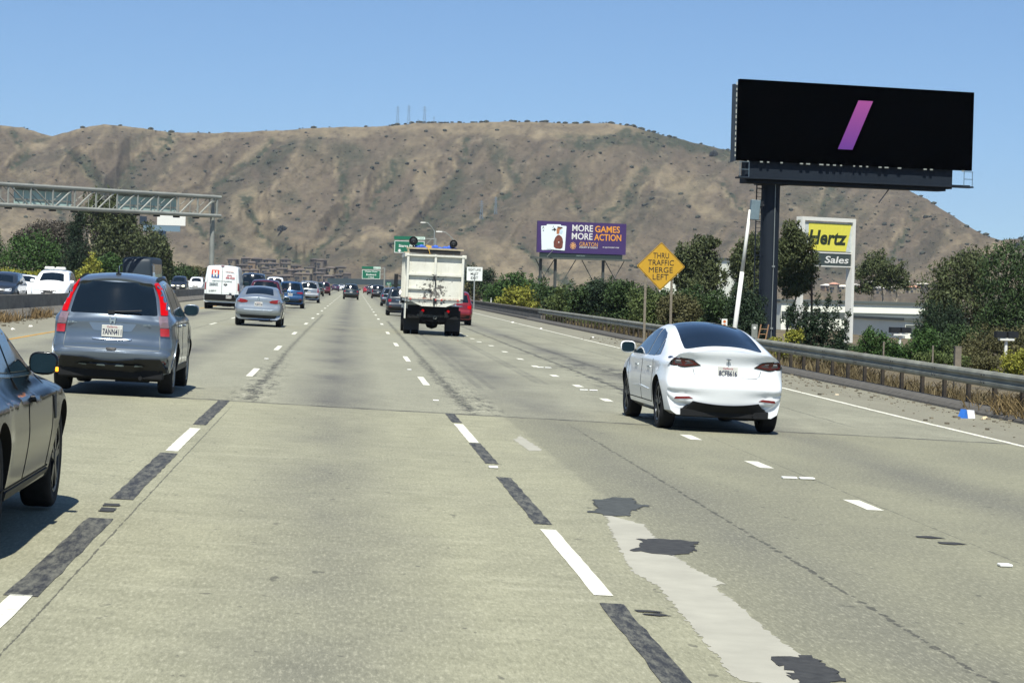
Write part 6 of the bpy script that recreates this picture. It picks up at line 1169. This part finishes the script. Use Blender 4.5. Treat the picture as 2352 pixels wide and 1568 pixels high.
traffic('suv', 'suv', 1.90, 1.74, 4.7, '74121a', .3, 1044, 744, 119, 'red suv peeking out right of the dump truck with its brake lamp lit', lit=True, lamps='side')
# oncoming
og = 'oncoming traffic beyond the median wall'
traffic('suv', 'suv', 2.0, 1.80, 5.0, 'e6e8e8', 0, 111, 650, 120, 'white police-style suv with a roof light bar, oncoming', rev=True, txt='1482093'); pc_ = bpy.data.objects[-1]
traffic('sedan', 'sedan', 1.84, 1.50, 4.7, 'e0e2e0', 0, 46, 655, 126, 'white oncoming sedan left of the white suv', rev=True); traffic('suv', 'suv', 1.9, 1.62, 4.7, '252b31', .2, -10, 655, 112, 'dark oncoming car cut by the left edge of the photo', rev=True); traffic('suv', 'suv', 1.9, 1.60, 4.7, '1f2a3a', .3, 22, 640, 160, 'dark blue oncoming car behind the white sedan', rev=True)
traffic('suv', 'suv', 1.9, 1.75, 4.6, '2a3038', .3, 358, 640, 230, 'dark oncoming suv half hidden right of the bus', rev=True); traffic('suv', 'suv', 1.9, 1.85, 4.4, '1f242a', .2, 409, 645, 262, 'dark oncoming jeep with amber headlamps lit', rev=True, lit=True); traffic('pickup_truck', 'suv', 2.0, 1.85, 5.3, 'dfe0dd', 0, 449, 642, 300, 'white oncoming pickup left of the white van', rev=True, cat='pickup truck')
rt_ = [o for o in bpy.data.objects if o.get('label', '').startswith('white police-style')][0]; lb_ = MB().box((-.3, 2.35, 1.86), (.5, .3, .13), bev=.03).box((.3, 2.35, 1.86), (.5, .3, .13), bev=.03).box((0, 2.35, 1.84), (1.15, .2, .06)).build('light_bar', WHITE, rt_)
# ------------------------------------------------------------- bus
def bus():
    Z = 186; X = at(316, 640, Z).x; sp = dict(L=11, W=2.55, H=3.35, belt=1.5, tumble=.06, shoulder=.01, rt=.08, gt=0, ft=.10, axles=(2.6, 8.6), tr=.48, tw=.3, inset=.03, zb=.35, crz=.05, rz=.18, rr=.18, gf=0,
        top=[(.06, .4), (0, .8), (0, 2.6), (.06, 3.2), (.3, 3.34), (1, 3.37), (10, 3.37), (10.7, 3.28), (10.9, 2.9), (11, 1.6), (11, .9), (10.95, .4)])
    car = vehicle('bus', sp, M('bus slate paint', '252f37', .5, .0, .3, .0, .05, 1), (X, Z+11, gz(X, Z)), math.pi, 'dark slate bus, oncoming, its top showing above the blue suv', cat='bus', n=120); r = car['root']
    decal(car, 'windscreen', 'front', [(-1.08, 1.35), (1.08, 1.35), (1.05, 2.95), (-1.05, 2.95)], M('bus glass', '26323a', .1, 0, .5, .4), r=.12, off=.012, step=.3); decal(car, 'destination_sign', 'front', [(.55, 2.2), (1.0, 2.2), (1.0, 2.55), (.55, 2.55)], M('sign pinkish', 'a79ca4', .6), r=.01, off=.03, step=.5)
    for k in ('left', 'right'):
        for i in range(6): decal(car, 'side_window', k, [(1.2+i*1.55, 1.6), (2.6+i*1.55, 1.6), (2.6+i*1.55, 2.75), (1.2+i*1.55, 2.75)], GLASS2, r=.06, off=.01, step=.6)
    for s in (-1, 1): MB().path([(s*1.2, 11.0, 2.7), (s*1.42, 11.25, 2.6), (s*1.42, 11.25, 2.0)], .03).box((s*1.42, 11.25, 1.8), (.2, .1, .45), bev=.02).build('side_mirror', CHROME, r)
    both(car, 'headlamp', [(.8, 1.0), (1.1, 1.0), (1.1, .8), (.8, .8)], HEAD, kind='front', r=.03, off=.012); wheels(car, sp, RIM)
bus()
# ------------------------------------------------------------- white cargo van
def van():
    Z = 127; X = at(508, 650, Z).x; sp = dict(L=5.6, W=2.04, H=2.52, belt=1.5, tumble=.13, shoulder=.01, rt=.05, gt=0, ft=.2, axles=(1.0, 4.6), tr=.36, tw=.26, inset=.04, zb=.42, crz=.05, rz=.12, rr=.08, crr=.03,
        top=[(.1, .48), (.02, .7), (0, 1.0), (.02, 2.0), (.06, 2.42), (.16, 2.5), (.6, 2.53), (3.6, 2.52), (4.2, 2.40), (4.7, 1.75), (5.1, 1.25), (5.5, 1.05), (5.6, .7), (5.55, .45)])
    VP = M('van white paint', 'd6dad6', .35, 0, .5, .5, .03, 1, dirt=.15); car = vehicle('cargo_van', sp, VP, (X, Z, gz(X, Z)), -.002, 'tall white cargo van with a red and blue square logo on its rear doors', cat='van', n=120, arches=True); r = car['root']
    decal(car, 'rear_bumper', 'rear', [(-.98, .86), (.98, .86), (.96, .50), (-.96, .50)], BLK, r=.03, off=.05, step=.3); decal(car, 'door_gap', 'rear', line_poly([(0, .88), (0, 2.42)], .02), SEAM, off=.004, r=0)
    for x in (-.86, .86): decal(car, 'door_gap', 'rear', line_poly([(x, .88), (x*.93, 2.40)], .014), M('soft panel gap', '6a7072'), off=.004, r=0, step=.3)
    both(car, 'tail_lamp', [(.885, 1.55), (.955, 1.50), (.975, 1.10), (.90, 1.10)], TAIL, r=.01, off=.02)
    decal(car, 'logo_square', 'rear', [(-.62, 1.78), (-.18, 1.78), (-.18, 2.24), (-.62, 2.24)], M('logo red', 'c24a34', .5, var=.02), r=.0, off=.008, step=.2); decal(car, 'logo_square', 'rear', [(-.62, 1.78), (-.18, 1.78), (-.18, 1.98), (-.62, 1.98)], M('logo blue', '2b4f86', .5, var=.02), r=.0, off=.012, step=.2)
    h = MB()
    for x0, x1, z0, z1 in ((-.53, -.44, 1.84, 2.18), (-.36, -.27, 1.84, 2.18), (-.45, -.35, 1.96, 2.06)): h.box(((x0+x1)/2, .0, (z0+z1)/2), (x1-x0, .02, z1-z0))
    h.build('logo_letter', WHITE, r)
    for s_, x, z, w_, h_, mt in (('HARREL', .42, 2.18, .50, .08, M('faint red print', 'd4b4ac', .6)), ('(877)', .40, 1.95, .26, .08, M('red print', 'b8404a', .6)), ('588-4328', .45, 1.82, .50, .11, M('red print', 'b8404a')), ('HEATING AIR PLUMBING', 0, 1.62, 1.1, .06, M('grey print', '8c9694', .6)), ('Residential', -.46, 1.48, .48, .06, M('dark print', '4a5656', .6)), ('COMMERCIAL', -.46, 1.38, .50, .06, M('dark print', '4a5656')), ('Lic 829517', -.52, 1.06, .42, .06, M('dark print', '4a5656'))):
        text('lettering', s_, w_, h_, Matrix.Translation((x, .004+.02*(z-1)-.012, z)) @ Matrix.Rotation(R(90), 4, 'X'), mt, r, ext=.01, bold=.01)
    MB().prism([(-.11, 0), (0, .08), (.11, 0), (0, -.09)], (.20, 0, 1.44), (1, 0, 0), (0, 0, 1), (0, -.012, 0)).build('diamond_badge', BLK, r); MB().prism([(-.05, 0), (0, .035), (.05, 0), (0, -.035)], (.20, -.013, 1.45), (1, 0, 0), (0, 0, 1), (0, -.008, 0)).build('badge_centre', WHITE, r)
    plate(car, .42, -.07, .72, '8T41190'); MB().tube((-.25, .8, .38), (.25, .8, .38), .13, n=12).tube((-.7, 1.0, .36), (.7, 1.0, .36), .06).build('rear_axle', UNDER, r); MB().box((0, .05, 2.47), (.2, .05, .05), bev=.01).build('high_brake_lamp', TAIL, r); MB().box((.5, -.03, .93), (.14, .04, .05)).build('door_handle', BLK, r)
    for k in ('left', 'right'): decal(car, 'side_window', k, [(3.75, 1.45), (4.65, 1.42), (4.35, 1.95), (4.05, 2.15), (3.75, 2.15)], GLASS2, r=.04, off=.006, step=.2); mirror(car, sp, k, 4.5, 1.5, BLK, 1.4)
    wheels(car, sp, RIM)
van()
# ------------------------------------------------------------- dump truck
def truckmat():
    m, g = newmat('chipped cream truck paint'); o = g.coord(); sp = g.n.new("ShaderNodeSeparateXYZ"); g.nt.links.new(o, sp.inputs[0]); X_, Z_ = sp.outputs[0], sp.outputs[2]
    n = g.noise(o, 2, 5, .6); c = g.mix(g.rng(n, .3, .7), lin('bcbbae'), lin('cfcec2')); n2 = g.noise(o, 6.5, 4, .75)
    dx = g.mt('MULTIPLY', g.mt('SUBTRACT', X_, .0), 1.15); dz = g.mt('SUBTRACT', Z_, 1.72); d = g.mt('SQRT', g.mt('ADD', g.mt('MULTIPLY', dx, dx), g.mt('MULTIPLY', dz, dz)))
    thr = g.rng(d, 0, 1.1, .44, .68); sc = g.mt('GREATER_THAN', n2, thr); c = g.mix(g.mt('MULTIPLY', sc, .9), c, (.05, .045, .04))
    st = g.noise(o, 3, 5, .7, sc=(3, 3, .35)); c = g.mix(g.rng(st, .58, .78, 0, .4), c, (.25, .17, .09))
    edge = g.mt('MULTIPLY', g.mt('LESS_THAN', g.mt('ABSOLUTE', g.mt('SUBTRACT', Z_, 1.47)), .035), g.rng(n2, .42, .6, 0, .7)); c = g.mix(edge, c, (.28, .11, .06)); g.lk(c, g.b.inputs['Base Color']); g.b.inputs['Roughness'].default_value = .5; return m
def truck():
    Z = 88.5; X = at(991, 700, Z).x; r = empty('dump_truck', (X+.07, Z, gz(X, Z)), -.004, 'white chipped dump truck with cream tailgate in the lane ahead, right', 'truck', tilt=R(1.1)); TM = truckmat(); h = 1.15; zt, z0, zm = 3.26, 1.42, 1.16
    side = MB()
    for s in (-1, 1): side.box((s*(h-.04), 2.9, (zt+z0)/2), (.08, 5.8, zt-z0)); [side.box((s*(h+.03), .5+k*.85, (zt+z0)/2), (.07, .12, zt-z0-.1)) for k in range(7)]; side.box((s*(h+.03), 2.9, zt-.07), (.10, 5.8, .14))
    side.box((0, 2.9, z0-.03), (2*h, 5.8, .1)).box((0, 5.75, (zt+z0)/2), (2*h-.1, .08, zt-z0)); side.build('dump_body', TM, r)
    MB().prism([(-h+.02, z0+.0), (-h*.42, zm), (h*.42, zm-.0), (h-.02, z0+.0), (h-.02, zt-.06), (-h+.02, zt-.06)], (0, .02, 0), (1, 0, 0), (0, 0, 1), (0, .06, 0)).build('tailgate', TM, r); rb = MB()
    rb.box((0, -.045, zt-.07), (2*h+.04, .13, .07)).box((0, -.035, 2.42), (2*h-.1, .10, .07)).box((-h/2-.02, -.025, 1.86), (h-.2, .08, .06)).box((0, -.02, z0+.04), (2*h-.06, .05, .05))
    for x in (-h+.05, 0, h-.05): rb.box((x, -.035, (zt+z0)/2+.03), (.09, .11, zt-z0-.1))
    rb.build('tailgate_rib', TM, r); MB().box((-.02, -.10, 2.30), (.09, .05, .16)).box((.03, -.1, 2.12), (.05, .04, .28)).box((0, -.07, 1.35), (.06, .04, .3)).build('latch', BLK, r)
    for x in (-.95, .05, .30, .95): MB().box((x, -.055, 1.43), (.08, .03, .07), bev=.01).build('marker_lamp', M('dull marker lamp', 'a03028', .4), r)
    MB().box((0, .35, .93), (2.06, .08, .52)).box((0, .5, .72), (1.1, .3, .3)).box((-.5, 3, .85), (.12, 7, .22)).box((.5, 3, .85), (.12, 7, .22)).build('chassis', UNDER, r)
    for x in (-.42, .60): MB().lathe([(0, -.02), (.055, -.02), (.06, .02)], (x, .30, .98), 'Y', 14).build('tail_lamp', TAILON, r)
    for s in (-1, 1):
        MB().box((s*.83, .95, .60), (.60, .03, .85)).build('mud_flap', M('rubber flap', '202326', .8), r)
        for y in (1.45,):
            for q in (0, 1):
                w_ = MB().lathe([(.28, -.13), (.48, -.14), (.51, -.10), (.51, .10), (.48, .14), (.28, .13), (.1, .05)], (0, 0, 0), 'X', 28).build('wheel', RUB, r, smooth=True); w_.location = (s*(.68+q*.32), y-.65*0, .505)
    w2 = MB().lathe([(.28, -.13), (.48, -.14), (.51, -.10), (.51, .10), (.48, .14), (.28, .13), (.1, .05)], (0, 0, 0), 'X', 28)
    for s in (-1, 1): w_ = link(bpy.data.objects.new('wheel', w_.data), r); w_.location = (s*1.0, 6.6, .505)
    MB().tube((-.7, 1.45, .52), (.7, 1.45, .52), .09, n=10).lathe([(0, -.28), (.2, -.2), (.27, 0), (.2, .2), (0, .28)], (0, 1.45, .50), 'X', 14).box((-.35, 1.2, .56), (.2, .2, .26)).box((.35, 1.2, .56), (.2, .2, .26)).build('rear_axle', UNDER, r)
    MB().lathe([(.05, -.01), (.075, 0), (.05, .01), (.04, 0), (.05, -.01)], (.08, .29, .72), 'Y', 14).box((0, .33, .78), (1.3, .04, .1)).build('tow_ring', STEEL, r)
    MB().box((-1.14, .6, .95), (.05, 1.2, .6)).build('side_skirt', TM, r)
    MB().box((-.02, .6, zt+.10), (2.05, .18, .16), bev=.03).build('tarp_roller', M('roller dark', '2a2a28', .8), r); MB().box((-.02, .52, zt+.21), (2.3, .1, .07)).box((-1.15, .4, zt+.03), (.25, .06, .05)).box((-1.1, .52, zt+.1), (.06, .08, .25)).build('roller_bar', M('weathered tan bar', '9a8f76', .8), r)
    for x, z, q in ((-1.02+.12, zt+.50, .17), (.72, zt+.46, .15)): MB().lathe([(0, -.02), (q*.25, -.04), (q*.7, -.02), (q*.8, 0), (q, -.05), (q*1.06, .02), (q*.9, .12), (0, .15)], (x, .75, z), 'Y', 22).tube((x, .8, zt+.1), (x, .8, z), .03).build('work_lamp', BLK, r)
    tp_ = MB()
    for k in range(9): x = -.75+k*.19; tp_.lathe([(0, -.14), (.09, -.08), (.11, 0), (.08, .09), (0, .13)], (x, .85, zt+.24+.04*math.sin(k*2.1)), 'X', 9)
    tp_.build('blue_tarp', M('blue tarpaulin', '2f55a8', .7, var=.3, vs=5), r); MB().box((-.28, .55, zt+.30), (.22, .12, .1), 0, .2).path([(-.32, .46, zt+.25), (-.25, .44, zt+.1), (-.22, .44, zt-.05)], .015).build('yellow_strap', M('strap yellow', 'c09a48', .7), r)
    cb_ = MB().box((0, 7.3, 1.75), (2.2, 1.8, 1.9), bev=.12).box((0, 6.1, 1.2), (1.0, .5, .6)); cb_.build('cab', TM, r); MB().box((0, 6.38, 2.2), (1.5, .03, .5), bev=.01).build('cab_window', GLASS, r); MB().tube((-1.12, 6.2, 1.2), (-1.12, 6.2, 2.95), .09, n=10).build('exhaust_stack', BLK, r)
    for s in (-1, 1): MB().path([(s*1.1, 7.5, 2.3), (s*1.35, 7.6, 2.4)], .02).box((s*1.4, 7.6, 2.15), (.16, .06, .6), bev=.02).build('side_mirror', BLK, r)
truck()
# ------------------------------------------------------------- haze
hz_ = MB().box((0, 1500, 98), (6000, 5400, 210)).build('haze', None); tag(hz_, 'thin summer haze', kind='stuff')
m = bpy.data.materials.new('haze'); m.use_nodes = True; n = m.node_tree.nodes; n.clear(); o_ = n.new('ShaderNodeOutputMaterial'); v_ = n.new('ShaderNodeVolumePrincipled'); v_.inputs['Density'].default_value = .00007; v_.inputs['Color'].default_value = (.80, .88, 1, 1); v_.inputs['Anisotropy'].default_value = .3; m.node_tree.links.new(v_.outputs[0], o_.inputs['Volume']); hz_.data.materials.append(m)
